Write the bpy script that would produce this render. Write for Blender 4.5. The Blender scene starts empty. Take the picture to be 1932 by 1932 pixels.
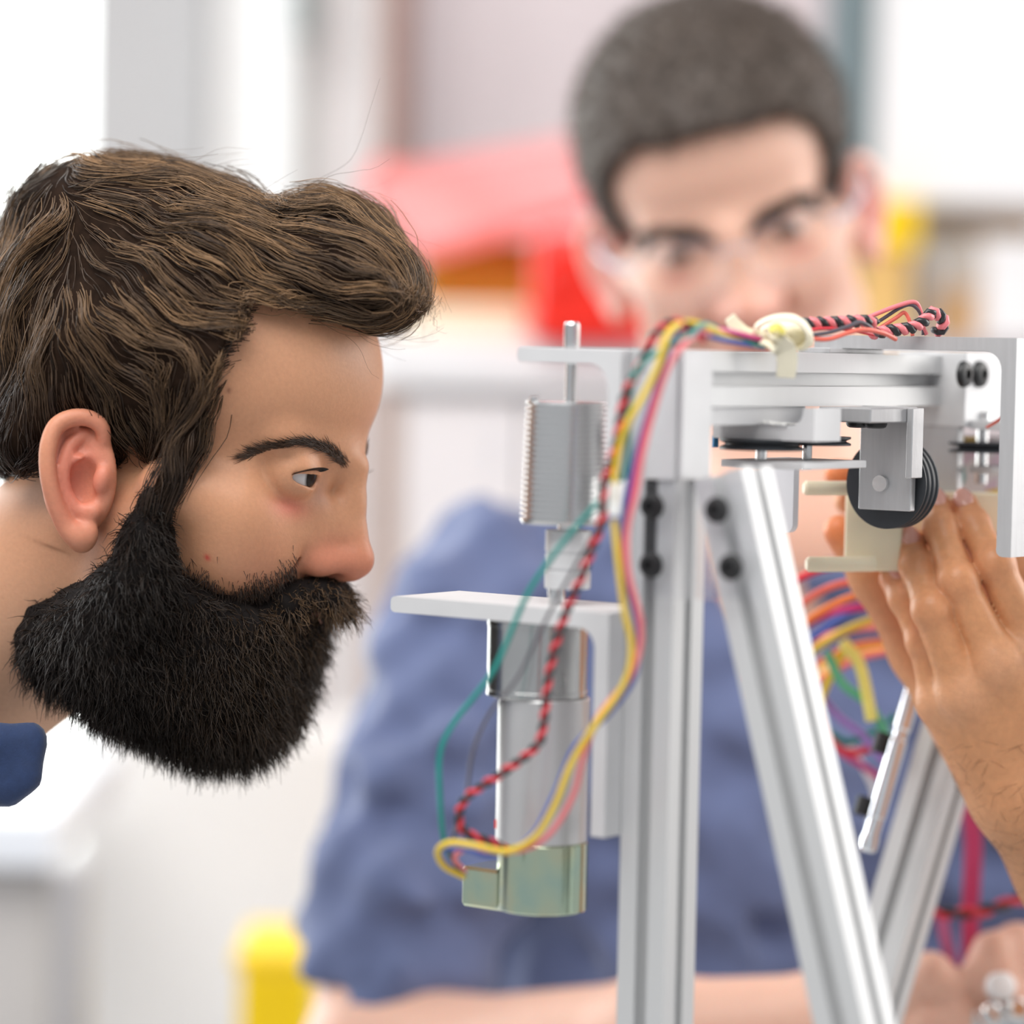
import bpy, bmesh, math, random
import numpy as np
from mathutils import Vector, Matrix
random.seed(7); RNG = np.random.default_rng(11)
scene = bpy.context.scene
COL = scene.collection

# ---------------------------------------------------------------- camera
D = 1.5                                   # camera to the plane of the front bracket
FOCAL = 111.8
CENTRE = Vector((0, 0, 1.2))
PITCH, ROLL = math.radians(3.0), math.radians(1.2)
cam_data = bpy.data.cameras.new('camera')
cam = bpy.data.objects.new('camera', cam_data); COL.objects.link(cam)
cam_data.lens = FOCAL; cam_data.sensor_width = 36; cam_data.sensor_fit = 'HORIZONTAL'
cam_data.clip_start = 0.05; cam_data.clip_end = 60
cam_rot = (Matrix.Rotation(math.radians(90) - PITCH, 4, 'X') @ Matrix.Rotation(ROLL, 4, 'Z')).to_3x3()
CAM = CENTRE - (cam_rot @ Vector((0, 0, -1))) * D
cam.matrix_world = Matrix.Translation(CAM) @ cam_rot.to_4x4()
scene.camera = cam
cam_data.dof.use_dof = True
cam_data.dof.focus_distance = D + 0.008
cam_data.dof.aperture_fstop = 2.15
cam_data.dof.aperture_blades = 0

# ---------------------------------------------------------------- light
scene.view_settings.view_transform = 'Standard'
scene.view_settings.look = 'None'
scene.view_settings.gamma = 1.0
scene.view_settings.use_curve_mapping = False
scene.view_settings.exposure = 0.06
world = bpy.data.worlds.new('daylight'); scene.world = world
world.use_nodes = True
wn = world.node_tree.nodes
wn['Background'].inputs[0].default_value = (0.93, 0.96, 1.0, 1)
wn['Background'].inputs[1].default_value = 0.50

def area(name, loc, target, sx, sy, power, color):
    l = bpy.data.lights.new(name, 'AREA'); l.shape = 'RECTANGLE'; l.size = sx; l.size_y = sy
    l.energy = power; l.color = color
    o = bpy.data.objects.new(name, l); COL.objects.link(o)
    o.location = loc
    o.rotation_euler = (Vector(target) - Vector(loc)).to_track_quat('-Z', 'Y').to_euler()
    return o
area('window_light_right', (2.3, 0.70, 1.9), (0.1, 0.1, 1.2), 2.0, 1.6, 46, (1.0, 0.97, 0.93))
area('ceiling_fill_panel', (-0.5, -0.9, 3.0), (0.0, 0.2, 1.2), 2.0, 1.6, 60, (1.0, 0.98, 0.95))  # unseen overhead panel, moved toward the camera as front-left fill
area('window_light_left', (-2.0, 1.2, 1.8), (0.0, 0.1, 1.2), 1.6, 1.6, 36, (0.95, 0.98, 1.0))

# ---------------------------------------------------------------- pixel helpers (1932 x 1932 frame)
def cray(px, py):
    return Vector(((px - 966) / 1932 * 36 / FOCAL, (966 - py) / 1932 * 36 / FOCAL, -1.0))
def wpt(px, py, w):
    """world point seen at a pixel, w millimetres behind the focal plane"""
    return CAM + (cam_rot @ cray(px, py)) * (D + w * 0.001)
def vmm(px, py, w):
    """the same point in camera-aligned millimetres (right, up, away)"""
    k = 1500.0 + w
    return np.array([(px - 966) / 6000.0 * k, (966 - py) / 6000.0 * k, w])
CM = np.array(cam_rot)
def v2w(P):
    """camera-aligned mm (N,3) -> world metres"""
    P = np.atleast_2d(np.asarray(P, float)) * 0.001
    loc = np.stack([P[:, 0], P[:, 1], -(P[:, 2] + D)], 1)
    return loc @ CM.T + np.array(CAM)

# ---------------------------------------------------------------- materials
MATS = {}
def mat(name, color, rough=0.5, metal=0.0, sss=0.0, var=0.0, vscale=60.0, bump=0.0, bscale=200.0, spec=0.5,
        trans=0.0, emit=0.0, attr=None, aniso=0.0, alpha=1.0, coat=0.0, sheen=0.0, stretch=None, ior=1.45):
    if name in MATS: return MATS[name]
    m = bpy.data.materials.new(name); m.use_nodes = True; MATS[name] = m
    nt = m.node_tree; b = nt.nodes['Principled BSDF']
    col = (*color, 1.0)
    b.inputs['Base Color'].default_value = col
    b.inputs['Roughness'].default_value = rough
    b.inputs['Metallic'].default_value = metal
    b.inputs['Specular IOR Level'].default_value = spec
    b.inputs['IOR'].default_value = ior
    if trans: b.inputs['Transmission Weight'].default_value = trans
    if coat: b.inputs['Coat Weight'].default_value = coat
    if sheen: b.inputs['Sheen Weight'].default_value = sheen
    if aniso: b.inputs['Anisotropic'].default_value = aniso
    if alpha < 1: b.inputs['Alpha'].default_value = alpha
    if sss:
        b.inputs['Subsurface Weight'].default_value = sss
        b.inputs['Subsurface Radius'].default_value = (1.0, 0.35, 0.2)
        b.inputs['Subsurface Scale'].default_value = 0.006
    if emit:
        b.inputs['Emission Color'].default_value = col
        b.inputs['Emission Strength'].default_value = emit
    tc = nt.nodes.new('ShaderNodeTexCoord')
    src = tc.outputs['Object']
    if stretch:
        mp = nt.nodes.new('ShaderNodeMapping'); mp.inputs['Scale'].default_value = stretch
        nt.links.new(src, mp.inputs['Vector']); src = mp.outputs['Vector']
    base = None
    if attr:
        at = nt.nodes.new('ShaderNodeAttribute'); at.attribute_name = attr
        base = at.outputs['Color']
        nt.links.new(base, b.inputs['Base Color'])
    if var:
        n = nt.nodes.new('ShaderNodeTexNoise'); n.inputs['Scale'].default_value = vscale; n.inputs['Detail'].default_value = 4
        nt.links.new(src, n.inputs['Vector'])
        mr = nt.nodes.new('ShaderNodeMapRange')
        mr.inputs['From Min'].default_value = 0.25; mr.inputs['From Max'].default_value = 0.75
        mr.inputs['To Min'].default_value = 1 - var; mr.inputs['To Max'].default_value = 1 + var
        nt.links.new(n.outputs['Fac'], mr.inputs['Value'])
        mx = nt.nodes.new('ShaderNodeVectorMath'); mx.operation = 'SCALE'
        mx.inputs[0].default_value = color
        if base: nt.links.new(base, mx.inputs[0])
        nt.links.new(mr.outputs['Result'], mx.inputs['Scale'])
        nt.links.new(mx.outputs['Vector'], b.inputs['Base Color'])
    if bump:
        n2 = nt.nodes.new('ShaderNodeTexNoise'); n2.inputs['Scale'].default_value = bscale; n2.inputs['Detail'].default_value = 3
        nt.links.new(src, n2.inputs['Vector'])
        bp = nt.nodes.new('ShaderNodeBump'); bp.inputs['Strength'].default_value = bump; bp.inputs['Distance'].default_value = 0.001
        nt.links.new(n2.outputs['Fac'], bp.inputs['Height'])
        nt.links.new(bp.outputs['Normal'], b.inputs['Normal'])
    return m

# ---------------------------------------------------------------- object helpers
def tag(o, label=None, cat=None, group=None, kind=None):
    if label: o['label'] = label
    if cat: o['category'] = cat
    if group: o['group'] = group
    if kind: o['kind'] = kind
    return o
def empty(name, loc=(0, 0, 0), label=None, cat=None, group=None):
    o = bpy.data.objects.new(name, None); COL.objects.link(o); o.location = loc
    o.empty_display_size = 0.02
    return tag(o, label, cat, group)
def link(name, me, material, parent=None):
    o = bpy.data.objects.new(name, me); COL.objects.link(o)
    if material is not None and len(me.materials) == 0: me.materials.append(material)
    if parent is not None:
        o.parent = parent
        o.matrix_parent_inverse = parent_matrix(parent).inverted()
    return o
def parent_matrix(p):
    m = p.matrix_basis.copy()
    if p.parent is not None: m = parent_matrix(p.parent) @ p.matrix_parent_inverse @ m
    return m
def mesh_np(name, V, Fq, smooth=True):
    """mesh from numpy vertices and an (n,3) or (n,4) face array"""
    me = bpy.data.meshes.new(name)
    V = np.ascontiguousarray(V, np.float32); Fq = np.ascontiguousarray(Fq, np.int32)
    n, k = Fq.shape
    me.vertices.add(len(V)); me.vertices.foreach_set('co', V.ravel())
    me.loops.add(n * k); me.loops.foreach_set('vertex_index', Fq.ravel())
    me.polygons.add(n); me.polygons.foreach_set('loop_start', np.arange(n, dtype=np.int32) * k)
    if smooth: me.polygons.foreach_set('use_smooth', np.ones(n, bool))
    me.update(calc_edges=True)
    return me
def vcol(me, C, name='Col'):
    a = me.attributes.new(name, 'FLOAT_COLOR', 'POINT')
    C = np.asarray(C, np.float32)
    if C.shape[1] == 3: C = np.concatenate([C, np.ones((len(C), 1), np.float32)], 1)
    a.data.foreach_set('color', np.ascontiguousarray(C).ravel())
def bm_mesh(name, bm, smooth=False, angle=None):
    bmesh.ops.recalc_face_normals(bm, faces=bm.faces)
    me = bpy.data.meshes.new(name); bm.to_mesh(me); bm.free()
    if smooth or angle:
        me.polygons.foreach_set('use_smooth', np.ones(len(me.polygons), bool))
        if angle: me.set_sharp_from_angle(angle=math.radians(angle))
    return me
def bx(bm, c, d, bev=0.0, M=None):
    """box centred on c with full sizes d, optional bevel"""
    r = bmesh.ops.create_cube(bm, size=1.0)
    vs = r['verts']
    for v in vs: v.co = Vector((c[0] + v.co.x * d[0], c[1] + v.co.y * d[1], c[2] + v.co.z * d[2]))
    if bev:
        es = list({e for v in vs for e in v.link_edges})
        bmesh.ops.bevel(bm, geom=es, offset=bev, segments=2, affect='EDGES', profile=0.5)
    return bm
def prism(bm, pts, y0, y1, M=lambda x, y, z: Vector((x, y, z))):
    """polygon pts [(x, z)] extruded from y0 to y1, mapped through M(x, y, z)"""
    n = len(pts)
    A = [bm.verts.new(M(p[0], y0, p[1])) for p in pts]; B = [bm.verts.new(M(p[0], y1, p[1])) for p in pts]
    bm.faces.new(A); bm.faces.new(B[::-1])
    for i in range(n): bm.faces.new((A[i], A[(i + 1) % n], B[(i + 1) % n], B[i]))
def lathe(bm, prof, c, axis, seg=40, cap=True):
    """profile [(radius, height)] turned around an axis through c"""
    axis = Vector(axis).normalized(); e1 = axis.orthogonal().normalized(); e2 = axis.cross(e1)
    rings = []
    for r, h in prof:
        rings.append([bm.verts.new(Vector(c) + axis * h + (e1 * math.cos(t) + e2 * math.sin(t)) * max(r, 1e-5))
                      for t in [2 * math.pi * i / seg for i in range(seg)]])
    for a, b in zip(rings, rings[1:]):
        for i in range(seg): bm.faces.new((a[i], a[(i + 1) % seg], b[(i + 1) % seg], b[i]))
    if cap:
        bm.faces.new(rings[0][::-1]); bm.faces.new(rings[-1])
def smooth_path(P, n):
    """Catmull-Rom through points P, n samples per span"""
    P = np.asarray(P, float); Q = np.vstack([2 * P[0] - P[1], P, 2 * P[-1] - P[-2]])
    out = []
    for i in range(1, len(Q) - 2):
        p0, p1, p2, p3 = Q[i - 1], Q[i], Q[i + 1], Q[i + 2]
        for t in np.linspace(0, 1, n, endpoint=False):
            out.append(0.5 * (2 * p1 + (p2 - p0) * t + (2 * p0 - 5 * p1 + 4 * p2 - p3) * t * t + (3 * p1 - p0 - 3 * p2 + p3) * t ** 3))
    out.append(P[-1]); return np.array(out)
def tube_np(P, r, seg=8):
    """tube vertices and quads along points P (world metres)"""
    P = np.asarray(P, float); n = len(P)
    r = np.full(n, r) if np.isscalar(r) else np.asarray(r)
    T = np.gradient(P, axis=0); T /= np.linalg.norm(T, axis=1, keepdims=True) + 1e-12
    N = np.zeros_like(T); up = np.array([0.3, 0.2, 0.93])
    v = np.cross(T[0], up); v /= np.linalg.norm(v); N[0] = v
    for i in range(1, n):
        v = N[i - 1] - T[i] * (N[i - 1] @ T[i]); N[i] = v / (np.linalg.norm(v) + 1e-12)
    B = np.cross(T, N)
    t = np.linspace(0, 2 * np.pi, seg, endpoint=False)
    V = P[:, None] + r[:, None, None] * (N[:, None] * np.cos(t)[None, :, None] + B[:, None] * np.sin(t)[None, :, None])
    i = np.arange(n - 1)[:, None] * seg; j = np.arange(seg)[None]; jn = (j + 1) % seg
    F = np.stack([i + j, i + jn, i + seg + jn, i + seg + j], -1).reshape(-1, 4)
    V = V.reshape(-1, 3)
    V = np.vstack([V, P[0], P[-1]]); a, b = len(V) - 2, len(V) - 1
    j = np.arange(seg); jn = (j + 1) % seg
    F = np.vstack([F, np.stack([jn, j, np.full(seg, a), np.full(seg, a)], 1), np.stack([(n - 1) * seg + j, (n - 1) * seg + jn, np.full(seg, b), np.full(seg, b)], 1)])
    return V, F
def tube_mesh(name, P, r, seg=8):
    V, F = tube_np(P, r, seg)
    bm = bmesh.new(); vs = [bm.verts.new(p) for p in V]
    for f in F:
        ids = list(dict.fromkeys(int(x) for x in f))
        bm.faces.new([vs[i] for i in ids])
    return bm_mesh(name, bm, smooth=True)

# ---------------------------------------------------------------- signed-distance sculpting
class Sdf:
    """distances on a grid; shapes are blended in and the skin is read off with surface nets"""
    def __init__(self, lo, hi, h):
        self.lo = np.array(lo, float); self.h = h
        self.n = np.ceil((np.array(hi, float) - self.lo) / h).astype(int) + 1
        self.D = np.full(self.n, 60.0, np.float32)
        self.ax = [(self.lo[i] + h * np.arange(self.n[i])).astype(np.float32) for i in range(3)]
    def box(self, blo, bhi):
        a = np.clip(np.floor((np.array(blo) - self.lo) / self.h).astype(int), 0, self.n)
        b = np.clip(np.ceil((np.array(bhi) - self.lo) / self.h).astype(int) + 1, 0, self.n)
        sl = tuple(slice(a[i], max(a[i], b[i])) for i in range(3))
        X = self.ax[0][sl[0]][:, None, None]; Y = self.ax[1][sl[1]][None, :, None]; Z = self.ax[2][sl[2]][None, None, :]
        return sl, X, Y, Z
    def blend(self, sl, d, k, op):
        g = self.D[sl]
        if g.size == 0: return
        d = d.astype(np.float32)
        if op == 'add':
            r = np.minimum(g, d)
            if k > 0:
                hh = np.maximum(k - np.abs(g - d), 0) / k; r = r - hh * hh * k * 0.25
        else:
            d = -d; r = np.maximum(g, d)
            if k > 0:
                hh = np.maximum(k - np.abs(g - d), 0) / k; r = r + hh * hh * k * 0.25
        self.D[sl] = r
    def ell(self, c, r, k=4.0, R=None, op='add'):
        """ellipsoid; R rows are its axes"""
        c = np.array(c, float); r = np.array(r, float); m = max(r) + k + (30 if max(r) > 40 else 6)
        sl, X, Y, Z = self.box(c - m, c + m)
        x, y, z = X - c[0], Y - c[1], Z - c[2]
        if R is not None:
            R = np.asarray(R); x, y, z = (R[0, 0] * x + R[0, 1] * y + R[0, 2] * z, R[1, 0] * x + R[1, 1] * y + R[1, 2] * z, R[2, 0] * x + R[2, 1] * y + R[2, 2] * z)
        k0 = np.sqrt((x / r[0]) ** 2 + (y / r[1]) ** 2 + (z / r[2]) ** 2)
        k1 = np.sqrt((x / r[0] ** 2) ** 2 + (y / r[1] ** 2) ** 2 + (z / r[2] ** 2) ** 2) + 1e-6
        d = np.where(k0 < 0.2, (k0 - 1) * min(r), k0 * (k0 - 1) / k1)
        self.blend(sl, d, k, op)
    def cap(self, a, b, ra, rb, k=4.0, op='add'):
        """tapered capsule"""
        a = np.array(a, float); b = np.array(b, float); m = max(ra, rb) + k + (26 if max(ra, rb) > 9 else 6)
        sl, X, Y, Z = self.box(np.minimum(a, b) - m, np.maximum(a, b) + m)
        d = b - a; L2 = d @ d + 1e-9
        t = np.clip(((X - a[0]) * d[0] + (Y - a[1]) * d[1] + (Z - a[2]) * d[2]) / L2, 0, 1)
        q = np.sqrt((X - a[0] - t * d[0]) ** 2 + (Y - a[1] - t * d[1]) ** 2 + (Z - a[2] - t * d[2]) ** 2)
        self.blend(sl, q - (ra + (rb - ra) * t), k, op)
    def chain(self, P, r, k=4.0, op='add'):
        for i in range(len(P) - 1): self.cap(P[i], P[i + 1], r[i], r[i + 1], k, op)
    def fields(self):
        return self.ax[0][:, None, None], self.ax[1][None, :, None], self.ax[2][None, None, :]
    def noise(self, scale, amp, seed=0, oct=3):
        """wobble the surface with a few random plane waves"""
        rg = np.random.default_rng(seed); X, Y, Z = self.fields()
        acc = np.zeros(self.n, np.float32)
        for o in range(oct * 4):
            v = rg.normal(size=3); v /= np.linalg.norm(v); f = 2 * np.pi / (scale * rg.uniform(0.5, 1.6)); ph = rg.uniform(0, 6.28)
            acc += np.sin(f * (v[0] * X + v[1] * Y + v[2] * Z) + ph).astype(np.float32)
        self.D += acc * (amp / math.sqrt(oct * 4))
    def sample(self, P):
        """distance and normal at points, trilinear"""
        q = (P - self.lo) / self.h
        i = np.clip(np.floor(q).astype(int), 0, self.n - 2); f = np.clip(q - i, 0, 1)
        g = lambda a, b, c: self.D[i[:, 0] + a, i[:, 1] + b, i[:, 2] + c].astype(float)
        c = {(a, b, e): g(a, b, e) for a in (0, 1) for b in (0, 1) for e in (0, 1)}
        fx, fy, fz = f.T
        lerp = lambda u, v, t: u + (v - u) * t
        x00 = lerp(c[0, 0, 0], c[1, 0, 0], fx); x10 = lerp(c[0, 1, 0], c[1, 1, 0], fx); x01 = lerp(c[0, 0, 1], c[1, 0, 1], fx); x11 = lerp(c[0, 1, 1], c[1, 1, 1], fx)
        d = lerp(lerp(x00, x10, fy), lerp(x01, x11, fy), fz)
        gx = lerp(lerp(c[1, 0, 0] - c[0, 0, 0], c[1, 1, 0] - c[0, 1, 0], fy), lerp(c[1, 0, 1] - c[0, 0, 1], c[1, 1, 1] - c[0, 1, 1], fy), fz)
        gy = lerp(x10 - x00, x11 - x01, fz); gz = lerp(x01, x11, fy) - lerp(x00, x10, fy)
        N = np.stack([gx, gy, gz], 1); N /= np.linalg.norm(N, axis=1, keepdims=True) + 1e-9
        return d, N
    def mesh_one(self):
        """skin of the largest connected piece only"""
        V, Q = self.mesh(); lab = np.arange(len(V))
        for _ in range(400):
            m = lab[Q].min(1); new = lab.copy(); np.minimum.at(new, Q.ravel(), np.repeat(m, 4)); new = new[new]
            if np.array_equal(new, lab): break
            lab = new
        ids, cnt = np.unique(lab, return_counts=True); keep = lab == ids[cnt.argmax()]
        rem = np.cumsum(keep) - 1
        return V[keep], rem[Q[keep[Q[:, 0]]]]
    def mesh(self, relax=1):
        D = self.D; S = D < 0
        nx, ny, nz = self.n
        cnt = np.zeros((nx - 1, ny - 1, nz - 1), np.int8)
        for a in (0, 1):
            for b in (0, 1):
                for c in (0, 1): cnt += S[a:nx - 1 + a, b:ny - 1 + b, c:nz - 1 + c]
        act = (cnt > 0) & (cnt < 8)
        I = np.argwhere(act)
        idx = np.full(act.shape, -1, np.int32); idx[act] = np.arange(len(I))
        corners = np.array([(a, b, c) for a in (0, 1) for b in (0, 1) for c in (0, 1)])
        vals = np.stack([D[I[:, 0] + a, I[:, 1] + b, I[:, 2] + c] for a, b, c in corners], 1)
        P = np.zeros((len(I), 3)); W = np.zeros(len(I))
        for p in range(8):
            for q in range(p + 1, 8):
                if np.abs(corners[p] - corners[q]).sum() != 1: continue
                va, vb = vals[:, p], vals[:, q]; m = (va < 0) != (vb < 0)
                t = np.where(m, va / np.where(m, va - vb, 1), 0)
                P += np.where(m[:, None], corners[p] + t[:, None] * (corners[q] - corners[p]), 0); W += m
        P = I + P / W[:, None]
        Q = []
        for ax in range(3):
            s0 = [slice(None)] * 3; s1 = [slice(None)] * 3
            s0[ax] = slice(0, self.n[ax] - 1); s1[ax] = slice(1, self.n[ax])
            A = S[tuple(s0)]; B = S[tuple(s1)]
            E = np.argwhere(A != B); o = [i for i in range(3) if i != ax]
            E = E[(E[:, o[0]] > 0) & (E[:, o[1]] > 0) & (E[:, o[0]] < self.n[o[0]] - 1) & (E[:, o[1]] < self.n[o[1]] - 1)]
            f = []
            for (u, v) in ((-1, -1), (0, -1), (0, 0), (-1, 0)):
                e = E.copy(); e[:, o[0]] += u; e[:, o[1]] += v
                f.append(idx[e[:, 0], e[:, 1], e[:, 2]])
            f = np.stack(f, 1)
            flip = A[E[:, 0], E[:, 1], E[:, 2]]
            if ax == 1: flip = ~flip
            f[~flip] = f[~flip][:, ::-1]
            Q.append(f)
        Q = np.vstack(Q)
        Vw = self.lo + P * self.h
        for _ in range(relax):       # pull the skin onto the exact surface
            d, N = self.sample(Vw); Vw = Vw - N * np.clip(d, -1, 1)[:, None] * 0.8
        return Vw, Q

def strands_mesh(name, P, rad, colors, sides=3):
    """P (n, m, 3) world points of n strands, rad (m,) radii, colors (n, m, 3): one mesh of thin tapering tubes"""
    n, m, _ = P.shape
    T = np.gradient(P, axis=1); T /= np.linalg.norm(T, axis=2, keepdims=True) + 1e-12
    ref = np.array([0.31, -0.52, 0.79]); N = np.cross(T, ref); N /= np.linalg.norm(N, axis=2, keepdims=True) + 1e-9
    B = np.cross(T, N)
    t = np.linspace(0, 2 * np.pi, sides, endpoint=False)
    rad = np.broadcast_to(np.asarray(rad), (n, m))
    V = P[:, :, None] + rad[:, :, None, None] * (N[:, :, None] * np.cos(t)[None, None, :, None] + B[:, :, None] * np.sin(t)[None, None, :, None])
    base = (np.arange(n)[:, None, None] * m + np.arange(m - 1)[None, :, None]) * sides
    j = np.arange(sides)[None, None]; jn = (j + 1) % sides
    F = np.stack([base + j, base + jn, base + sides + jn, base + sides + j], -1).reshape(-1, 4)
    me = mesh_np(name, V.reshape(-1, 3), F)
    vcol(me, np.repeat(colors.reshape(-1, 3), sides, 0))
    return me
# ================================================================ the room
M_wall = mat('wall_paint', (0.72, 0.645, 0.66), 0.8, var=0.03, vscale=3)
M_wallg = mat('grey_wall_paint', (0.50, 0.495, 0.50), 0.8, var=0.03, vscale=3)
M_white = mat('white_laminate', (0.86, 0.85, 0.85), 0.45, var=0.02, vscale=8)
M_cream = mat('cream_laminate', (0.88, 0.80, 0.62), 0.5, var=0.03, vscale=8)
M_floor = mat('floor_vinyl', (0.50, 0.49, 0.48), 0.5, var=0.08, vscale=12)
M_brown = mat('brown_wood', (0.30, 0.18, 0.15), 0.5, var=0.12, vscale=20, stretch=(6, 6, 0.6))
M_curtain = mat('white_curtain', (0.86, 0.86, 0.855), 0.9, var=0.02, vscale=20)
M_teal = mat('grey_teal_paint', (0.17, 0.225, 0.24), 0.7, var=0.04, vscale=10)
M_red = mat('red_plastic', (0.86, 0.025, 0.012), 0.35, var=0.05, vscale=15)
M_lidglare = mat('red_lid_glare', (0.95, 0.26, 0.25), 0.28, var=0.05, vscale=15, coat=0.6)  # red lid paled toward pink: glare and sheen put into its colour
M_amber = mat('amber_card', (0.56, 0.25, 0.02), 0.6, var=0.1, vscale=20)
M_yellow = mat('yellow_plastic', (0.93, 0.62, 0.0), 0.45, var=0.06, vscale=30)
M_tan = mat('tan_cardboard', (0.58, 0.37, 0.19), 0.8, var=0.08, vscale=25)
M_greybox = mat('grey_plastic', (0.68, 0.69, 0.72), 0.5, var=0.05, vscale=20)
M_daylight = mat('daylit_glass', (0.97, 1.0, 0.97), 0.3, emit=2.6)

def pdim(px, w): return px * 0.00025 * (1 + w / 1500.0)
def pbox(name, x0, y0, x1, y1, w, depth, material, parent=None, bev=0.0, rz=0.0):
    """upright world-aligned box whose front face fills a pixel rectangle at depth w (mm)"""
    c = wpt((x0 + x1) / 2, (y0 + y1) / 2, w)
    bm = bmesh.new()
    bx(bm, (0, depth / 2, 0), (pdim(x1 - x0, w), depth, pdim(y1 - y0, w)), bev)
    me = bm_mesh(name, bm)
    o = link(name, me, material)
    o.matrix_world = Matrix.Translation(c) @ Matrix.Rotation(rz, 4, 'Z')
    if parent:
        o.parent = parent; o.matrix_parent_inverse = parent_matrix(parent).inverted()
    return o

def struct(o): o['kind'] = 'structure'; return o
bm = bmesh.new(); bx(bm, (0, 0.2, -0.02), (6.0, 4.4, 0.04)); struct(link('floor', bm_mesh('floor', bm), M_floor))
YW = 1.62
bm = bmesh.new(); bx(bm, (1.6, YW + 0.05, 1.4), (3.7, 0.1, 2.8)); wall_back = struct(link('wall_back', bm_mesh('wall_back', bm), M_wall))
# wall section round the window: grey reveal, sill wall below, lintel above
xl = wpt(168, 300, 1590).x; xr = wpt(402, 300, 1590).x; xe = -0.25
bm = bmesh.new(); bx(bm, ((xl + xr) / 2, YW + 0.02, 1.4), (xr - xl, 0.16, 2.8)); struct(link('wall_left', bm_mesh('wall_left', bm), M_wallg))
bm = bmesh.new(); bx(bm, ((xl - 2.4) / 2 - 0.0, YW + 0.05, 0.36), (xl + 2.4, 0.1, 0.72)); struct(link('wall_sill', bm_mesh('wall_sill', bm), M_white))
# window: frame, panes, blown-out daylight behind
win = struct(empty('window_1', ((xl - 2.4) / 2, YW, 1.6)))
bm = bmesh.new(); bx(bm, ((xl - 2.4) / 2, YW + 0.09, 1.75), (xl + 2.4, 0.01, 2.06)); link('window_pane', bm_mesh('window_pane', bm), M_daylight, win)
for z in (0.745, 2.75):
    bm = bmesh.new(); bx(bm, ((xl - 2.4) / 2, YW + 0.03, z), (xl + 2.4, 0.06, 0.05), 0.004); link('window_frame', bm_mesh('window_frame', bm), M_white, win)
# curtain panels right of the window
cur = empty('curtain', (xr + 0.1, YW - 0.05, 0.02), 'white curtain hanging between the window and the brown pole', 'curtain')
def curtain_panel(x0, x1, w, mt, amp=0.018):
    a = wpt(x0, 400, w).x; b = wpt(x1, 400, w).x; y = wpt(x0, 400, w).y
    n = 40; xs = np.linspace(a, b, n); ys = y + amp * np.sin(np.linspace(0, (b - a) * 70, n))
    bm = bmesh.new(); top = []; bot = []
    for side in (0, 0.004):
        top.append([bm.verts.new((xs[i], ys[i] + side, 2.75)) for i in range(n)]); bot.append([bm.verts.new((xs[i], ys[i] + side, 0.05)) for i in range(n)])
    for i in range(n - 1):
        bm.faces.new((top[0][i], top[0][i + 1], bot[0][i + 1], bot[0][i])); bm.faces.new((top[1][i], bot[1][i], bot[1][i + 1], top[1][i + 1]))
        bm.faces.new((top[0][i], top[1][i], top[1][i + 1], top[0][i + 1])); bm.faces.new((bot[0][i], bot[0][i + 1], bot[1][i + 1], bot[1][i]))
    bm.faces.new((top[0][0], bot[0][0], bot[1][0], top[1][0])); bm.faces.new((top[0][-1], top[1][-1], bot[1][-1], bot[0][-1]))
    link('curtain_panel', bm_mesh('curtain_panel', bm, smooth=True, angle=60), mt, cur)
curtain_panel(404, 560, 1480, M_curtain)
curtain_panel(592, 742, 1500, mat('pale_curtain', (0.83, 0.80, 0.80), 0.9, var=0.02, vscale=20))
pbox('curtain_gap_strip', 548, -140, 610, 1000, 1530, 0.01, mat('pale_green_lining', (0.66, 0.675, 0.655), 0.8, var=0.03, vscale=10), cur)
o = pbox('curtain_hook_clip', 552, -120, 602, 70, 1440, 0.02, mat('dark_green_metal', (0.20, 0.235, 0.23), 0.5, var=0.1, vscale=40), cur, 0.004)
# brown pole in front of the curtain
pole = empty('curtain_pole', wpt(742, 1200, 1420), 'slim brown vertical pole against the pink wall', 'pole')
c = wpt(742, 400, 1420)
bm = bmesh.new(); lathe(bm, [(0.016, 0.0), (0.016, 2.6)], (c.x, c.y, 0.02), (0, 0, 1), 24); lathe(bm, [(0.03, 0.0), (0.03, 0.01), (0.012, 0.02)], (c.x, c.y, 0.0), (0, 0, 1), 24)
link('pole_tube', bm_mesh('pole_tube', bm, angle=40), M_brown, pole)
bm = bmesh.new(); lathe(bm, [(0.017, 0.0), (0.019, 0.02), (0.012, 0.035)], (c.x, c.y, 2.6), (0, 0, 1), 24)
link('pole_cap', bm_mesh('pole_cap', bm, angle=40), M_brown, pole)

# counter under the wall, with its top edge, cupboard and brown end panel
ctr = empty('counter', wpt(1000, 1500, 1050), 'long white counter with cupboard doors behind the man in blue', 'counter')
zt = wpt(900, 650, 1000).z
x0 = wpt(712, 700, 1000).x
pbox('counter_top', 700, 644, 1700, 742, 960, 0.40, M_white, ctr, 0.006)
dmat = mat('cupboard_door', (0.84, 0.795, 0.79), 0.5, var=0.02, vscale=8)
for i in range(4):
    pbox('cupboard_door', 752 + i * 235, 752, 978 + i * 235, 1640, 985, 0.02, dmat, ctr, 0.003)
    pbox('door_handle', 930 + i * 235, 800, 940 + i * 235, 900, 975, 0.01, M_greybox, ctr, 0.002)
pbox('end_panel', 714, 742, 750, 1860, 985, 0.36, mat('end_panel_brown', (0.50, 0.40, 0.35), 0.6, var=0.1, vscale=20), ctr)
pbox('cupboard_body', 752, 744, 1690, 1860, 1006, 0.34, M_white, ctr)
# cream board lying on the counter
crm = empty('cream_board', wpt(960, 643, 1100), 'cream coloured flat box lying on the counter below the red case', 'box')
pbox('box_body', 745, 596, 998, 643, 1010, 0.30, M_cream, crm, 0.006)
pbox('box_lid', 738, 574, 1000, 600, 1005, 0.31, M_cream, crm, 0.006)
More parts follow.
